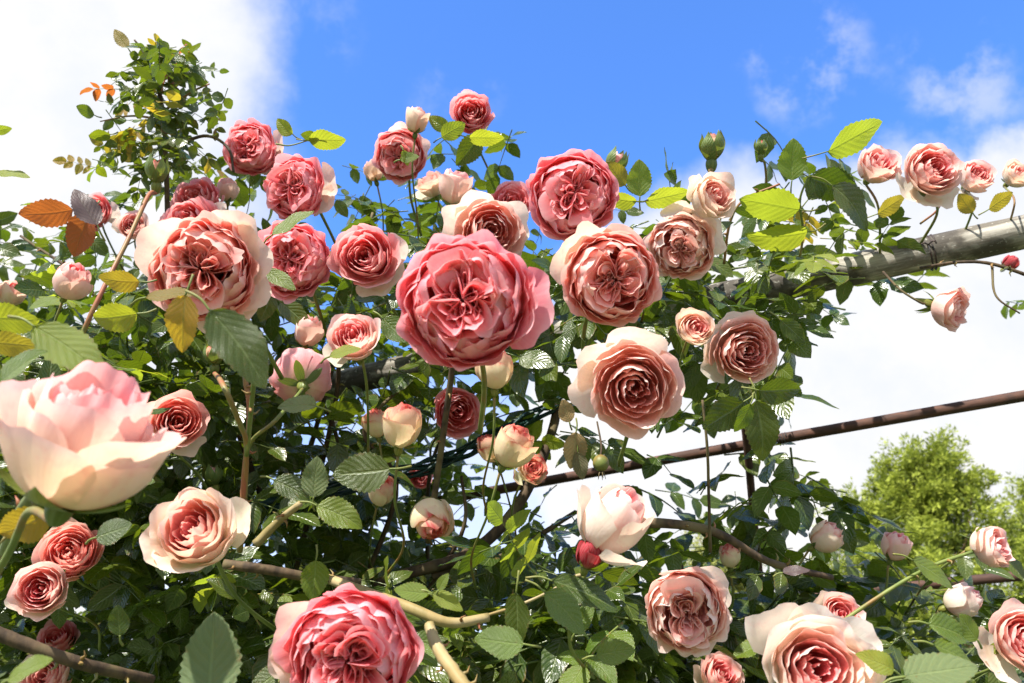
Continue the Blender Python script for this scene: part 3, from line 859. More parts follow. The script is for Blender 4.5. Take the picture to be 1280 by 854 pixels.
OL(548, 738, 62, 24, .72, 'bright', 'smallest bright leaf crowning the young shoot', (0, .6, .8), 0)
OL(655, 805, 178, 62, .72, 'mid', 'flat sunlit leaf with a shadow line near the bottom', (0, .7, .7), 4)
OL(680, 740, -42, 74, .74, 'mid', 'long sunlit leaf below the crimson bud', (.3, .6, .7), 0)
OL(645, 740, -88, 70, .74, 'dark', 'shaded leaf hanging from the pale cane', (-.5, .1, .8), 2)
OL(690, 726, -20, 90, .78, 'dark', 'long dark leaf under the big white bud', (0, .85, .45), 2)
OL(745, 820, 10, 50, .8, 'mid', 'sunlit leaf near the bottom, beside the double-centred peach rose', (.1, .6, .8), 1)
OL(720, 790, 60, 40, .82, 'mid', 'small sunlit leaf facing up near the bottom', (0, .7, .7), 0)
OL(1160, 780, -15, 62, .72, 'mid', 'glossy leaf under the pale bud, upper of three', (0, .75, .65), 1)
OL(1166, 806, -22, 60, .70, 'mid', 'glossy leaf under the pale bud, middle of three', (.1, .8, .55), 0)
OL(1130, 846, 8, 90, .62, 'pale', 'large pale glossy leaf at the bottom edge beside the peach rose', (0, .92, .35), 4)
OL(1222, 800, 130, 40, .72, 'mid', 'short leaf between the pale bud and the peach rose', (0, .6, .8), 4)
OL(1118, 838, 150, 48, .68, 'bright', 'bright leaf beside the huge white rose', (0, .7, .7), 1)
OL(1140, 700, -30, 62, .95, 'mid', 'long leaf crossing the lower rusty bar', (.1, .7, .6), 2)
OL(118, 144, 155, 24, 1.3, 'mid', 'lone green leaf sticking out from the tall shoot', (.1, -.5, .8), 4)
OL(138, 168, 186, 26, 1.3, 'mid', 'flat green leaf sticking out from the tall shoot, lower', (0, -.8, .6), 4)
OL(-8, 165, 12, 22, 1.0, 'bright', 'small leaf tip entering at the picture edge against white cloud', (0, -.5, .8), 0)
OL(-6, 216, -4, 44, 1.0, 'bright', 'narrow leaf entering at the picture edge against white cloud', (0, .8, .5), 2)
OL(160, 60, 128, 30, 1.33, 'olive', 'bronze leaf at the very tip of the tall shoot', (.5, -.2, .8), 2)
OL(978, 716, 10, 34, 1.0, 'purple', 'bluish folded leaf on the dark branch', (0, .85, .4), 2)
OL(150, 795, 95, 40, .7, 'dark', 'black-looking oval leaf in shade near the bottom corner', (0, -.2, .97), 4)
OL(120, 672, 20, 50, .72, 'dark', 'dark glossy leaf between the peach roses and the cream cup', (0, .6, .8), 4)
OL(60, 640, -150, 80, .56, 'olive', 'dim olive leaf under the nearest huge rose', (0, -.3, .95), 3)

# ------------------------------------------------------------------ density map of the foliage (40 px cells)
DM = [
 "00000000000000000000000000000000",
 "00020000000000000000000000000000",
 "00014320000000000000000000000000",
 "00004530000000000000000000000000",
 "00034531000011120000000010000000",
 "00002332212222332112210022310000",
 "00013323233444433333333334321000",
 "54444445444555544333443444321100",
 "55666666666666655544555555421000",
 "66777777777777755445556654200012",
 "77777777777777644334456541000000",
 "77777777777776533223345530000000",
 "77777777777776432221233231000000",
 "77777777777775421111122220000000",
 "88888888888875322110123342000000",
 "88888888888886433222244454100000",
 "99999999988776544455566654321111",
 "99999999999887666666666655432222",
 "99999999999998877788887776443333",
 "99999999999999999999999988765555",
 "99999999999999999999999998876667",
 "99999999999999999999999999887777",
 "99999999999999999999999999998888",
]
cells, wts = [], []
for ri, row in enumerate(DM):
    for ci, ch in enumerate(row):
        if ch != '0':
            cells.append((ci, ri)); wts.append(int(ch))
            if ci == 0 and ri > 6:
                cells.append((-1, ri)); wts.append(int(ch))
                cells.append((-2, ri)); wts.append(int(ch) * .7)
            if ci == 31 and ri > 17:
                cells.append((32, ri)); wts.append(int(ch))
wts = np.array(wts, float) ** 1.45
RX = np.array([q[0] for q in ROSES]); RY = np.array([q[1] for q in ROSES]); RR = np.array([q[2] for q in ROSES])
RDp = np.array([q[3] for q in ROSES]); RM = np.array([q[5] for q in ROSES])
XS = np.concatenate([RX, [600, 650, 180, 200, 900, 950, 1100, 1250]])
YS = np.concatenate([RY, [900, 640, 100, 60, 640, 560, 860, 860]])
DS = np.concatenate([RDp, [.85, 1.0, 1.33, 1.33, 1.05, 1.05, .9, .9]])


def depth0(x, y):
    w = 1 / ((XS - x) ** 2 + (YS - y) ** 2 + 900.0) ** 1.2
    return max(.72, float((w * DS).sum() / w.sum()))


def clear_depth(x, y, d, rpx):
    """keep a leaf behind the blooms it would otherwise cover"""
    dist = np.hypot(RX - x, RY - y)
    for i in np.where(dist < RR * 1.08 + rpx)[0]:
        if d < RDp[i] + RM[i] * 1.3 + .02:
            d = RDp[i] + RM[i] * 1.3 + .03 + .12 * rng.random()
    return d


def pick_point():
    c = cells[rng.choice(len(cells), p=wts / wts.sum())]
    return (c[0] + rng.random()) * 40, (c[1] + rng.random()) * 40


def leaf_frame(spread=.75):
    a = rng.uniform(0, 2 * math.pi)
    xd = np.array([math.cos(a), math.sin(a) * .8, rng.normal() * .35 - .25])
    nr = np.array([0, 0, 1.0]) * .75 + np.array([0, -1, 0]) * .42 + rng.normal(size=3) * .48
    return xd, nr


SHORT = [(q[0], q[1], q[4], q[3]) for q in ROSES if q[4]]
NUMW = {3: 'three', 5: 'five', 7: 'seven'}
used = {}
count = 0
while count < 215:
    x, y = pick_point()
    if count < 34:          # the tall shoot first
        y = 50 + 180 * rng.random()
        x = 198 + float(np.clip(rng.normal(), -1.5, 1.5)) * (14 + .22 * (min(y, 190) - 40))
    shoot = x < 285 and y < 235
    d = depth0(x, y) + rng.uniform(-.04, .30)
    if shoot: d = 1.33 + .07 * rng.normal()
    top = y < 330
    sz = rng.uniform(.038, .058) * (.64 if shoot else 1.0) * (.9 if top else 1)
    d = clear_depth(x, y, d, sz * 1.6 / d * F)
    if d > 1.9: continue
    xd, nr = leaf_frame()
    q = rng.random()
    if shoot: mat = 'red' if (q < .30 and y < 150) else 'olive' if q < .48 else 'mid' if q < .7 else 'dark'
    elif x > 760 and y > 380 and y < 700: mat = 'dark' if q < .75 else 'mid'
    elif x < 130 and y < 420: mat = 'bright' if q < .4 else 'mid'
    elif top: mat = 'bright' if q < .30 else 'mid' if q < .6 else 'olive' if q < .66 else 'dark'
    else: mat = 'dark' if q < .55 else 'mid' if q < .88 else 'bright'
    nl = int(rng.choice([3, 5, 5, 7]))
    k = int(rng.integers(2))
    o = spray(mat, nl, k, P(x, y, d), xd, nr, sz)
    best = min(SHORT, key=lambda s: (s[0] - x) ** 2 + (s[1] - y) ** 2)
    dx, dy = x - best[0], best[1] - y
    rel = 'above' if dy > abs(dx) else 'below' if -dy > abs(dx) else 'beside'
    if d > best[3] + .12: rel = {'above': 'behind and above', 'below': 'behind and below', 'beside': 'behind'}[rel]
    look = 'hanging' if xd[2] < -.45 else 'upright' if xd[2] > .05 else 'spreading'
    sw = 'small ' if sz < .040 else 'large ' if sz > .050 else ''
    lab = f"{sw}{look} {WORD[mat]} {NUMW[nl]}-leaflet leaf {rel} {best[2]}"
    if len(lab.split()) > 16: lab = lab.replace(sw, '', 1) if sw else lab.replace('behind and ', '')
    if len(lab.split()) > 16: lab = lab.replace(look + ' ', '', 1)
    if shoot:
        lab = f"{sw}{look} {WORD[mat]} {NUMW[nl]}-leaflet leaf {'high' if y < 130 else 'low'} on the tall leafy shoot"
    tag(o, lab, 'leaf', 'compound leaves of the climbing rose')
    count += 1

# the rest of the foliage: a mass of leaflets nobody could count
base_leaf = [leaflet(1.0, w, 8, 5, b, f, 60 + i, .04) for i, (w, b, f) in enumerate([(.62, .1, .2), (.7, .25, .3), (.55, .0, .15), (.68, .35, .2)])]
comp = {3: [], 5: []}
for nl in comp:
    for var in range(3):
        r = np.random.default_rng(nl * 10 + var)
        pairs = (nl - 1) // 2
        tip = .5 + .6 * pairs
        path = smooth_path([(0, 0, 0), (tip * .5, .04 * r.normal(), .05), (tip, .07 * r.normal(), -.1)], 3)
        v, f, uv = tube(path, [.026, .014], 4, caps=False)
        items = [(v, f, np.full((len(v), 2), .5))]
        spots = [(path[-1], 0.0, 1.0)]
        for pq in range(pairs):
            o_ = path[int((len(path) - 1) * (.45 + .4 * pq))]
            spots += [(o_, s * D2R(r.uniform(50, 72)), r.uniform(.72, .95)) for s in (-1, 1)]
        for o_, a, sc in spots:
            bp_, bf_, bu_ = base_leaf[int(r.integers(4))]
            Mx = np.array(frame(o_, (math.cos(a), math.sin(a), -.15 + .2 * r.normal()), (.2 * r.normal(), .3 * r.normal(), 1)))
            items.append(((bp_ * sc) @ Mx[:3, :3].T + Mx[:3, 3], bf_, bu_))
        comp[nl].append(items)
acc_v, acc_f, acc_uv, acc_r = [], [], [], []
nv0 = 0
NST = 14500
i = 0
while i < NST:
    x, y = pick_point()
    if i < 520:
        y = 60 + 190 * rng.random()
        x = 202 + float(np.clip(rng.normal(), -1.7, 1.7)) * (12 + .20 * (min(y, 190) - 40))
    shoot = x < 285 and y < 235
    d = depth0(x, y) + .06 + (1.0 if y > 520 else .85) * rng.random() ** 1.2 * (1 if y > 330 else .55)
    if shoot: d = 1.33 + .08 * rng.normal()
    sz = rng.uniform(.040, .072) * (.58 if shoot else 1) * (.8 if y < 330 else 1)
    d = clear_depth(x, y, d, sz * 1.1 / d * F)
    xd, nr = leaf_frame()
    c = P(x, y, d) - sz * .8 * xd / np.linalg.norm(xd)
    nl = int(rng.choice([3, 5, 5]))
    M = np.array(frame(c, xd, nr))
    rv = rng.random()
    for (mp, mf, muv) in comp[nl][int(rng.integers(3))]:
        v = (mp * sz) @ M[:3, :3].T + M[:3, 3]
        acc_v.append(v); acc_uv.append(muv); acc_r.append(np.full(len(v), np.clip(rv + .15 * rng.normal(), 0, 1)))
        acc_f += [tuple(t + nv0 for t in qq) for qq in mf]
        nv0 += len(v); i += 1
fo = mesh_obj('foliage', np.vstack(acc_v), acc_f, M_STUFF, None, {'rnd': np.concatenate(acc_r)}, np.vstack(acc_uv))
tag(fo, 'dense mass of small rose leaves filling the arch behind the blooms', 'foliage', kind='stuff')

# ------------------------------------------------------------------ canes


def cane(pts, rad, mat, label, seg=9, rough=.12, name='rose_cane', thorns=True):
    path = smooth_path([P(*p) for p in pts], 7)
    root = empty(name, path[0])
    tag(root, label, 'cane' if name == 'rose_cane' else 'branch', 'canes of the climbing rose')
    v, f, uv = tube(path, rad, seg, rough)
    mesh_obj('bark', v - path[0], f, mat, root, uv=uv)
    if thorns:
        r = np.random.default_rng(int(pts[0][0] * 7 + pts[0][1]) % 9999 + 5)
        for k in range(max(2, min(7, len(path) // 4))):
            i = int(r.integers(1, len(path) - 2))
            t = path[i + 1] - path[i]; t /= np.linalg.norm(t)
            s = np.cross(t, r.normal(size=3)); s /= np.linalg.norm(s)
            R0 = np.mean(rad)
            tp = np.array([path[i] + s * R0 * .7, path[i] + s * (R0 + .004) + t * .001, path[i] + s * (R0 + .009) - t * .003])
            v, f, uv = tube(tp, [.0024, .0012, .0002], 6)
            mesh_obj('thorn', v - path[0], f, M_REDSTEM, root, uv=uv)
    return root


cane([(700, 470, 1.45), (690, 540, 1.40), (650, 628, 1.34), (590, 690, 1.30), (500, 720, 1.3), (380, 760, 1.35)], [.007, .009, .010, .008], M_CANE, 'thick brown cane forking down from behind the soft pink spiral rose')
cane([(540, 720, 1.3), (600, 702, 1.32), (640, 690, 1.34), (720, 640, 1.4)], [.007, .004], M_CANE, 'short brown cane crossing under the three clustered buds')
cane([(610, 772, .88), (560, 778, .86), (500, 755, .88), (400, 720, 1.0)], [.005, .006, .006], M_PALECANE, 'pale tan cane running behind the deep pink rose at the bottom edge')
cane([(536, 780, .74), (548, 812, .72), (566, 838, .70), (590, 870, .68)], [.0048, .0058, .006], M_PALECANE, 'stubby yellow-brown cane at the bottom edge, nearest of all', rough=.2)
cane([(-40, 775, .72), (30, 805, .73), (110, 832, .75), (190, 850, .8)], [.006, .006, .005], M_CANE, 'dark cane sloping above the peach rose at the bottom corner')
cane([(280, 705, .95), (330, 712, .95), (390, 722, .97), (450, 728, 1.0)], [.006, .006, .005], M_CANE, 'level brown cane behind the cream cup with bright pink heart')
cane([(320, 680, .98), (350, 650, .98), (375, 630, .96)], [.006, .004], M_PALECANE, 'short tan cane rising to the pale standing leaf')
cane([(780, 655, 1.05), (840, 655, 1.04), (900, 668, 1.04), (960, 702, 1.05), (1040, 722, 1.08)], [.007, .006, .004], M_CANE, 'dark arching branch beyond the big white bud')
cane([(878, 500, 1.0), (884, 560, 1.0), (886, 620, 1.02), (888, 690, 1.04)], [.0016, .0022], M_CANE, 'thin upright stem under the soft pink spiral rose', thorns=False)
cane([(210, 290, 1.34), (207, 200, 1.33), (200, 120, 1.33), (182, 70, 1.33), (168, 50, 1.33)], [.0045, .004, .003, .0015], M_CANE, 'main stem of the tall leafy shoot')
cane([(203, 140, 1.33), (240, 115, 1.33), (262, 105, 1.33)], [.0024, .0012], M_REDSTEM, 'upper side twig of the tall leafy shoot', thorns=False)
cane([(206, 190, 1.33), (255, 170, 1.33), (285, 185, 1.3), (292, 215, 1.28)], [.003, .002], M_CANE, 'lower side twig of the tall leafy shoot', thorns=False)
cane([(204, 150, 1.33), (165, 145, 1.32), (125, 152, 1.3)], [.0022, .001], M_REDSTEM, 'twig of the tall shoot towards the lone leaf', thorns=False)
cane([(306, 470, .88), (312, 520, .88), (305, 600, .9), (300, 690, .92)], [.0028, .0034], M_REDSTEM, 'slender red-green stem beside the closed green bud')
cane([(318, 470, .84), (314, 510, .86), (308, 570, .88)], [.0026, .0028], M_STEM, 'green stem holding up the big glossy leaf')
cane([(1300, 350, 1.22), (1240, 330, 1.24), (1195, 328, 1.26), (1150, 335, 1.3)], [.003, .0026, .002], M_CANE, 'dark twig trailing under the thick pipe')
cane([(1240, 332, 1.24), (1245, 370, 1.22), (1275, 392, 1.2)], [.002, .0012], M_CANE, 'short twig hanging off the trailing one under the pipe', thorns=False)
cane([(1150, 280, 1.3), (1172, 262, 1.28), (1178, 240, 1.28)], [.0018, .0014], M_REDSTEM, 'short stem from the pipe to the largest rose above it', thorns=False)
cane([(905, 330, 1.2), (912, 280, 1.17), (930, 250, 1.16), (975, 230, 1.14)], [.0022, .0016], M_REDSTEM, 'thin stem among the backlit leaves')
cane([(1000, 320, 1.18), (1004, 290, 1.16), (1000, 250, 1.13), (1012, 218, 1.12)], [.002, .0014], M_STEM, 'green stem carrying the round glowing leaf')
cane([(345, 180, 1.25), (362, 182, 1.25), (384, 176, 1.25)], [.0014, .001], M_STEM, 'pale sprig stalk above the flaring rose', thorns=False)
cane([(1020, 800, .95), (1100, 745, .95), (1160, 710, .96), (1215, 690, .97)], [.0025, .002], M_STEM, 'green stem crossing the lower rusty bar')
cane([(0, 700, .8), (20, 650, .62), (40, 620, .56), (62, 605, .52)], [.004, .004], M_STEM, 'thick green stem under the nearest huge rose')
r2 = np.random.default_rng(77)
WHERE = ['big coral rose', 'cream cup with bright heart', 'largest deep pink rose', 'shaded reddish rose', 'fat red-streaked bud', 'double-centred peach rose', 'deep pink rose at the bottom edge',
         'closed green bud', 'shaded cream bud', 'rose seen from behind', 'pale pink bud under orange leaves', 'half-open pink and cream rose', 'pink rose with a cream base']
WP = {q[4]: q for q in ROSES if q[4]}
for wname in WHERE:
    q = next((v for k_, v in WP.items() if wname in k_), None)
    if q is None: continue
    x, y, d = q[0], q[1], q[3] + .34
    a = r2.uniform(-.7, .7)
    pts = [(x + 190 * math.sin(a), y + 300, d + .15), (x + 60 * math.sin(a) + r2.normal() * 25, y + 90, d + .08), (x + r2.normal() * 25, y + 10, d + .05), (x - 70 * math.sin(a) + r2.normal() * 20, y - 55, d + .08)]
    cane(pts, [.005, .004, .0025], M_CANE, f'dark brown cane deep in the leaves behind the {wname}')

# rosehip hanging under the soft pink spiral rose
c = P(751, 579, 1.02)
hip = empty('rosehip', c)
tag(hip, 'brown rosehip hanging above the thin rusty rod', 'rosehip')
zz = np.linspace(-1, 1, 11)
v, f, uv = tube(np.stack([0 * zz, 0 * zz, zz * .0105], -1), .0105 * np.sqrt(np.clip(1 - (zz * .95) ** 2, 0, 1)), 14)
mesh_obj('fruit', v, f, M_HIP, hip, uv=uv)
for k in range(5):
    th = k * 1.257
    v, f, uv = tube(np.array([[.001 * math.cos(th), .001 * math.sin(th), -.010], [.004 * math.cos(th), .004 * math.sin(th), -.015], [.005 * math.cos(th), .005 * math.sin(th), -.021]]), [.0011, .0003], 5)
    mesh_obj('sepal', v, f, M_CANE, hip, uv=uv)
v, f, uv = tube(smooth_path([(0, 0, .009), (.002, .002, .025), (-.001, .01, .06)], 5), [.0016, .0012], 6)
mesh_obj('stem', v, f, M_CANE, hip, uv=uv)

# ------------------------------------------------------------------ pergola ironwork


def bar(name, a, b, rad, mat, label, cat, seg=24, n=60, wob=.002, rough=.03):
    A, Bq = P(*a), P(*b)
    if 'upright' not in label:      # the bars run on past the picture
        A, Bq = A - .72 * (Bq - A), Bq + .45 * (Bq - A)
        n = n * 2
    t = np.linspace(0, 1, n)[:, None]
    path = A + (Bq - A) * t
    path = path + wob * np.stack([np.sin(t[:, 0] * 9), np.sin(t[:, 0] * 7 + 1), np.sin(t[:, 0] * 11 + 2)], -1)
    root = empty(name, A)
    tag(root, label, cat)
    # build along local z so that the grain runs with the bar
    zd = Vector(Bq - A).normalized()
    q = zd.to_track_quat('Z', 'Y')
    root.rotation_euler = q.to_euler()
    R = np.array(q.to_matrix())
    v, f, uv = tube(path, [rad], seg, rough)
    mesh_obj('pole' if 'pipe' in name else 'rod', (v - A) @ R, f, mat, root, uv=uv)
    return root, R, A


pipe, PR, PA = bar('pergola_pipe', (1420, 259, 1.26), (120, 548, 1.95), .0285, M_PIPE, 'thick weathered grey pipe of the pergola carrying the roses', 'pipe', rough=.035)
rod, RR_, RA = bar('iron_rod', (1420, 470, 1.55), (440, 645, 2.1), .0115, M_RUST, 'thin rusty rod crossing the white cloud under the thick pipe', 'rod', wob=.001)
lowb, LR_, LA = bar('iron_rod', (1420, 706, 1.9), (900, 757, 2.3), .0125, M_RUST, 'lower rusty bar passing in front of the conifer', 'rod', wob=.001)
post, _, _ = bar('iron_rod', (930, 520, 1.72), (956, 790, 1.86), .0085, M_RUST, 'thin upright rusty rod behind the dark leaves', 'rod', n=20, wob=.0006)


def wraps(root, R, A, pos, rad, label, name, turns=3):
    th = np.linspace(0, turns * 2 * math.pi, turns * 14)
    c = pos
    ax = R[:, 2]; e1 = R[:, 0]; e2 = R[:, 1]
    pts = c + (np.outer(np.cos(th), e1) + np.outer(np.sin(th), e2)) * (rad + .0016) + np.outer(th / th[-1] - .5, ax) * .006 * turns
    o = empty(name, c)
    tag(o, label, 'wire')
    v, f, uv = tube(pts, [.0014], 6)
    mesh_obj('coil', v - c, f, M_WIRE, o, uv=uv)
    e = pts[-1]
    for k in range(2):
        v, f, uv = tube(smooth_path([e, e + e1 * .008 + ax * (.006 - .012 * k), e + e1 * .014 + ax * (.012 - .02 * k) - np.array([0, 0, .004])], 4), [.0013], 6)
        mesh_obj('twisted_end', v - c, f, M_WIRE, o, uv=uv)


def on_bar(a, b, px):
    A, Bq = P(*a), P(*b)
    best, bt = None, 1e9
    for t in np.linspace(0, 1, 600):
        p = A + (Bq - A) * t
        rel = p - CAM
        sx = 640 + F * np.dot(rel, RGT) / np.dot(rel, FWD)
        if abs(sx - px) < bt: bt, best = abs(sx - px), p
    return best


wraps(rod, RR_, RA, on_bar((1420, 470, 1.55), (440, 645, 2.1), 978), .0115, 'twisted tie wire wound round the thin rusty rod', 'tie_wire')
wraps(pipe, PR, PA, on_bar((1420, 259, 1.26), (120, 548, 1.95), 1165), .0285, 'dark tie wire wound round the thick pipe', 'tie_wire', 2)

# green netting rolled into a rope
npath = smooth_path([P(705, 500, 1.42), P(620, 545, 1.38), P(540, 580, 1.35), P(430, 610, 1.3), P(300, 640, 1.25), P(190, 650, 1.2)], 14)
net = empty('netting_rope', npath[0])
tag(net, 'dark green plastic netting rolled into a rope along the canes', 'netting')
tg = np.gradient(npath, axis=0); tg /= np.linalg.norm(tg, axis=1)[:, None]
e1 = np.cross(tg, [0, 0, 1.0]); e1 /= np.linalg.norm(e1, axis=1)[:, None]
e2 = np.cross(tg, e1)
for k in range(9):
    ph = k * 2 * math.pi / 9
    th = ph + np.linspace(0, 16 * (1 if k % 2 else -1), len(npath))
    rr = .0105 + .003 * np.sin(np.linspace(0, 30, len(npath)) + k * 2)
    pts = npath + (np.cos(th) * rr)[:, None] * e1 + (np.sin(th) * rr)[:, None] * e2
    v, f, uv = tube(pts, [.0026], 5, .3)
    mesh_obj('strand', v - npath[0], f, M_NET, net, uv=uv)

# ------------------------------------------------------------------ far trees


def mat_conifer(name, tipc, oldc):
    n = N(name)
    a = n('ShaderNodeAttribute', attribute_name='rnd').outputs['Fac']
    c = n.ramp(a, [(0.0, oldc), (.45, tuple(.5 * x + .5 * y for x, y in zip(oldc, tipc))), (1.0, tipc)])
    pr = n('ShaderNodeBsdfPrincipled', {'Base Color': c, 'Roughness': .6, 'Specular IOR Level': .25})
    tr = n('ShaderNodeBsdfTranslucent', {'Color': c})
    mx = n('ShaderNodeMixShader', {0: .35, 1: pr.outputs[0], 2: tr.outputs[0]})
    return n.out(mx.outputs[0])


M_CON = mat_conifer('conifer_sprays', (.39, .44, .055), (.055, .095, .02))
M_CON2 = mat_conifer('golden_conifer_sprays', (.42, .42, .10), (.12, .16, .04))
M_TRUNK = mat_bark('conifer_trunk', (.12, .075, .045), (.20, .13, .08), (.08, .055, .035), 14, .9, .8)


def conifer(px, d, ztop, Rmax, nb, seed, matc, label, per=70, leader=True):
    r = np.random.default_rng(seed)
    base = P(px, 700, d); base[2] = 0
    root = empty('conifer_tree', base)
    tag(root, label, 'tree', 'conifers beyond the pergola')
    v, f, uv = tube(smooth_path([(0, 0, 0), (.05, 0, ztop * .4), (-.03, .03, ztop * .75), (0, 0, ztop * .95)], 6), [.13, .09, .05, .012], 10, .1)
    mesh_obj('trunk', v, f, M_TRUNK, root, uv=uv)
    V, Fc, A = [], [], []
    n0 = 0
    for b in range(nb):
        h = r.uniform(.05, 1.0) ** .85
        prof = Rmax * (1 - h) ** .48 * (1 if h > .12 else .7) * (1 + .18 * math.sin(h * 17 + seed))
        a = r.uniform(0, 2 * math.pi)
        prof *= 1 + .16 * math.sin(3 * a + h * 9 + seed) + .10 * r.normal()
        z0 = h * ztop
        L = r.uniform(.35, .85)
        out = np.array([math.cos(a), math.sin(a), 0])
        rad = prof * r.uniform(.55, 1.0) ** .6
        p0 = out * max(0, rad - L * .7) + np.array([0, 0, z0 - L * .25])
        dr = out * .8 + np.array([0, 0, r.uniform(.25, 1.0)]) + r.normal(size=3) * .25
        dr /= np.linalg.norm(dr)
        side = np.cross(dr, [0, 0, 1.0]) + r.normal(size=3) * .3; side /= np.linalg.norm(side)
        nrm = np.cross(side, dr)
        if b % 9 == 0:
            vv, ff, _ = tube(smooth_path([(0, 0, max(.2, z0 - prof * .6)), p0 * .6 + np.array([0, 0, z0 * .3]), p0 + dr * L * .6], 4), [.02, .008], 5)
            LIMB.append((root, vv, ff))
        s = r.random(per) ** .8
        w = (.22 * (1 - s) + .03) * r.uniform(-1, 1, per)
        c = p0 + np.outer(s, dr * L) + np.outer(w, side) + np.outer(r.normal(size=per) * .05, nrm)
        c[:, 2] -= .10 * s * s
        dd = dr * .7 + np.outer(np.sign(w) * .6, side) + r.normal(size=(per, 3)) * .45
        dd[:, 2] -= .15
        dd /= np.linalg.norm(dd, axis=1)[:, None]
        qv = np.cross(dd, r.normal(size=(per, 3))); qv /= np.linalg.norm(qv, axis=1)[:, None]
        l = r.uniform(.03, .085, per)[:, None]; wd = l * .17
        blk = np.stack([c, c + dd * l * .5 + qv * wd, c + dd * l, c + dd * l * .5 - qv * wd], 1).reshape(-1, 3)
        t = np.clip(.25 + .6 * s + .25 * r.normal(size=per), 0, 1)
        V.append(blk)
        A.append(np.stack([t * .8, t, np.minimum(1, t + .1), t], 1).ravel())
        Fc += [(n0 + 4 * k, n0 + 4 * k + 1, n0 + 4 * k + 2, n0 + 4 * k + 3) for k in range(per)]
        n0 += 4 * per
    mesh_obj('crown', np.vstack(V), Fc, matc, root, {'rnd': np.concatenate(A)}, smooth=False)
    for k, (rt, vv, ff) in enumerate([q for q in LIMB if q[0] is root][:40]):
        mesh_obj('limb', vv, ff, M_TRUNK, root)


LIMB = []


def ztop_at(py, d):
    return P(640, py, d)[2]


conifer(1180, 10.0, ztop_at(556, 10), 2.35, 860, 3, M_CON, 'tall bushy conifer with yellow-green tips beyond the lower bar', 170)
conifer(1085, 10.6, ztop_at(622, 10.6), 1.5, 340, 8, M_CON, 'lower side conifer leaning out beside the tall bushy one', 140)
conifer(900, 13.0, ztop_at(672, 13), 1.5, 420, 5, M_CON2, 'pale golden conifer glimpsed behind the dark branch', 140)
conifer(1330, 11.5, ztop_at(600, 11.5), 2.0, 420, 12, M_CON, 'dark-based conifer partly outside the picture edge', 140)

conifer(1010, 12.0, ztop_at(735, 12), 1.3, 260, 21, M_CON, 'low bright conifer just above the lower rusty bar', 140)

# ------------------------------------------------------------------ ground
g = N('ground_grass')
tc = g('ShaderNodeTexCoord').outputs['Object']
gc = g.mix(g.maprange(g.noise(tc, .8, 6), .4, .6), (.05, .085, .022), (.10, .115, .04))
gc = g.mix(g.maprange(g.noise(tc, .12, 3), .45, .65, 0, .6), gc, (.15, .13, .08))
gp = g('ShaderNodeBsdfPrincipled', {'Base Color': gc, 'Roughness': .9})
gm = g.out(gp.outputs[0])
S = 2500
gr = mesh_obj('ground', [(-S, -S, 0), (S, -S, 0), (S, S, 0), (-S, S, 0)], [(0, 1, 2, 3)], gm, smooth=False)
tag(gr, kind='structure')

# ------------------------------------------------------------------ sun and sky
SUN_DIR = np.array([-.36, -.52, .77]); SUN_DIR /= np.linalg.norm(SUN_DIR)
sl = bpy.data.lights.new('sun', 'SUN')
sl.energy = 5.0
sl.angle = D2R(.5)
sl.color = (1.0, .955, .88)
so = bpy.data.objects.new('sun', sl)
COL.objects.link(so)
so.rotation_euler = Vector(-SUN_DIR).to_track_quat('-Z', 'Y').to_euler()

w = bpy.data.worlds.new('World')
scn.world = w
w.use_nodes = True


class W(N):
    def __init__(self, tree):
        self.t = tree
        self.t.nodes.clear()


n = W(w.node_tree)
sky = n('ShaderNodeTexSky', sky_type='NISHITA', sun_disc=False, sun_elevation=math.asin(SUN_DIR[2]),
        sun_rotation=math.atan2(SUN_DIR[0], SUN_DIR[1]), altitude=300, air_density=1.0, dust_density=.3, ozone_density=2.5)
dirv = n('ShaderNodeTexCoord').outputs['Generated']
nz = n('ShaderNodeTexNoise', {'Scale': 4.6, 'Detail': 10, 'Roughness': .62, 'Vector': dirv})
nc = n('ShaderNodeVectorMath', operation='SUBTRACT')
n.set(nc.inputs[0], nz.outputs['Color']); nc.inputs[1].default_value = (.5, .5, .5)
nd = n('ShaderNodeVectorMath', operation='SCALE'); n.set(nd.inputs[0], nc.outputs[0]); nd.inputs['Scale'].default_value = .17
na = n('ShaderNodeVectorMath', operation='ADD'); n.set(na.inputs[0], dirv); n.set(na.inputs[1], nd.outputs[0])
nn = n('ShaderNodeVectorMath', operation='NORMALIZE'); n.set(nn.inputs[0], na.outputs[0])
dv = nn.outputs[0]


def sdir(px, py):
    v = P(px, py, 1.0) - CAM
    return v / np.linalg.norm(v)


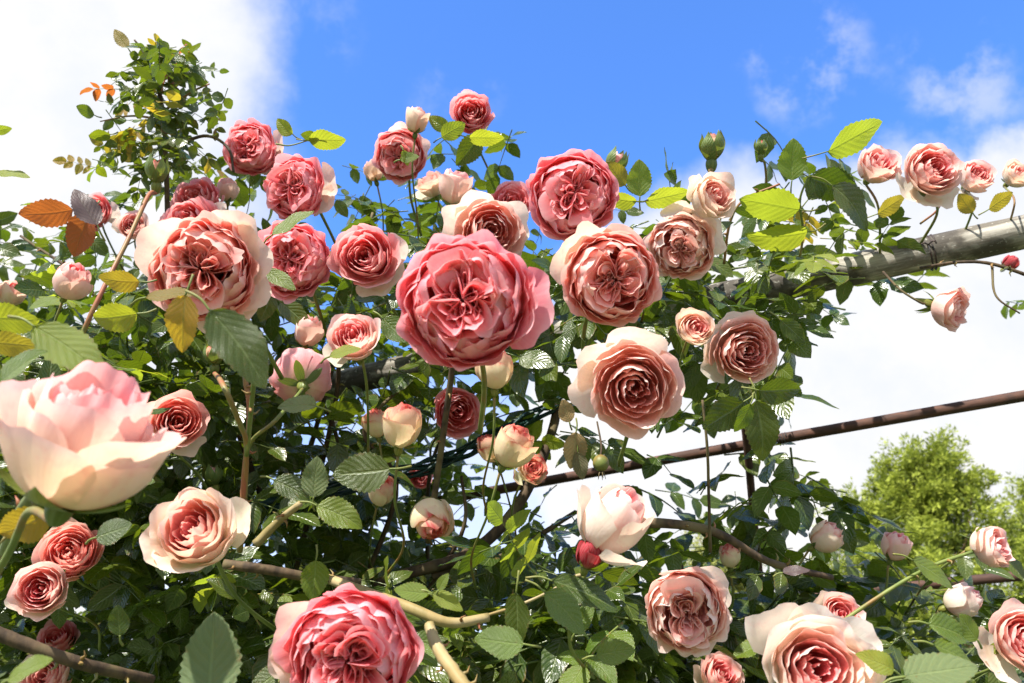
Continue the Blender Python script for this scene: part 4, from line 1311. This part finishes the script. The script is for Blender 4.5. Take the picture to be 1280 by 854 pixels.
mask = None
for (px, py, ra, soft, amt) in [(15, 20, 238, 45, 1), (40, 320, 230, 80, 1), (1200, 590, 325, 30, 1), (930, 520, 270, 40, 1), (1300, 260, 85, 22, 1), (1130, 330, 110, 30, 1), (560, 800, 290, 90, .75), (-400, 500, 500, 100, 1), (1750, 700, 400, 60, .9)]:
    c = sdir(px, py)
    dt = n('ShaderNodeVectorMath', operation='DOT_PRODUCT'); n.set(dt.inputs[0], dv); dt.inputs[1].default_value = tuple(c)
    k = n.maprange(dt.outputs['Value'], math.cos((ra + soft) / F), math.cos(max(1, ra - soft) / F), 0, amt)
    mask = k if mask is None else n.math('MAXIMUM', mask, k)
for (vec, a0_, a1_, amt) in [((-.25, -.75, .62), 62, 38, .85), ((.75, -.45, .5), 40, 22, .8)]:  # unseen clouds behind the camera, added as white fill on the blooms
    c = np.array(vec) / np.linalg.norm(vec)
    dt = n('ShaderNodeVectorMath', operation='DOT_PRODUCT'); n.set(dt.inputs[0], dv); dt.inputs[1].default_value = tuple(c)
    mask = n.math('MAXIMUM', mask, n.maprange(dt.outputs['Value'], math.cos(D2R(a0_)), math.cos(D2R(a1_)), 0, amt))
wz = n.noise(dirv, 7.5, 8, .62)
sz_ = n('ShaderNodeSeparateXYZ', {0: dirv})
for (px, py, ra) in [(1015, 80, 90), (1200, 105, 80), (400, 25, 70), (580, 105, 70)]:
    dt = n('ShaderNodeVectorMath', operation='DOT_PRODUCT'); n.set(dt.inputs[0], dv); dt.inputs[1].default_value = tuple(sdir(px, py))
    k = n.maprange(dt.outputs['Value'], math.cos(ra / F), 1.0, 0, .5 if px > 700 else .15)
    mask = n.math('MAXIMUM', mask, n.math('MULTIPLY', k, n.maprange(wz, .47, .64)))
mask = n.math('MAXIMUM', mask, n.maprange(sz_.outputs[2], .30, -.02, 0, .65))
shade = n.maprange(n.noise(dirv, 4.5, 9, .6), .32, .66, .0, 1.0)
CB = 3.2
ccol = n.mix(shade, (CB * .91, CB * .95, CB * 1.03), (CB * 1.08, CB * 1.06, CB * 1.04))
skc = n.mix(1.0, sky.outputs[0], (.54, .87, 1.36), 'MULTIPLY')
allc = n.mix(mask, skc, ccol)
bg = n('ShaderNodeBackground', {'Color': allc, 'Strength': .15})
ow = n('ShaderNodeOutputWorld')
n.t.links.new(bg.outputs[0], ow.inputs[0])

scn.view_settings.view_transform = 'Standard'
scn.view_settings.look = 'None'
scn.view_settings.exposure = 1.05
scn.view_settings.gamma = 1.0
scn.render.engine = 'CYCLES'
scn.cycles.max_bounces = 8
scn.cycles.transmission_bounces = 6
scn.cycles.sample_clamp_indirect = 6
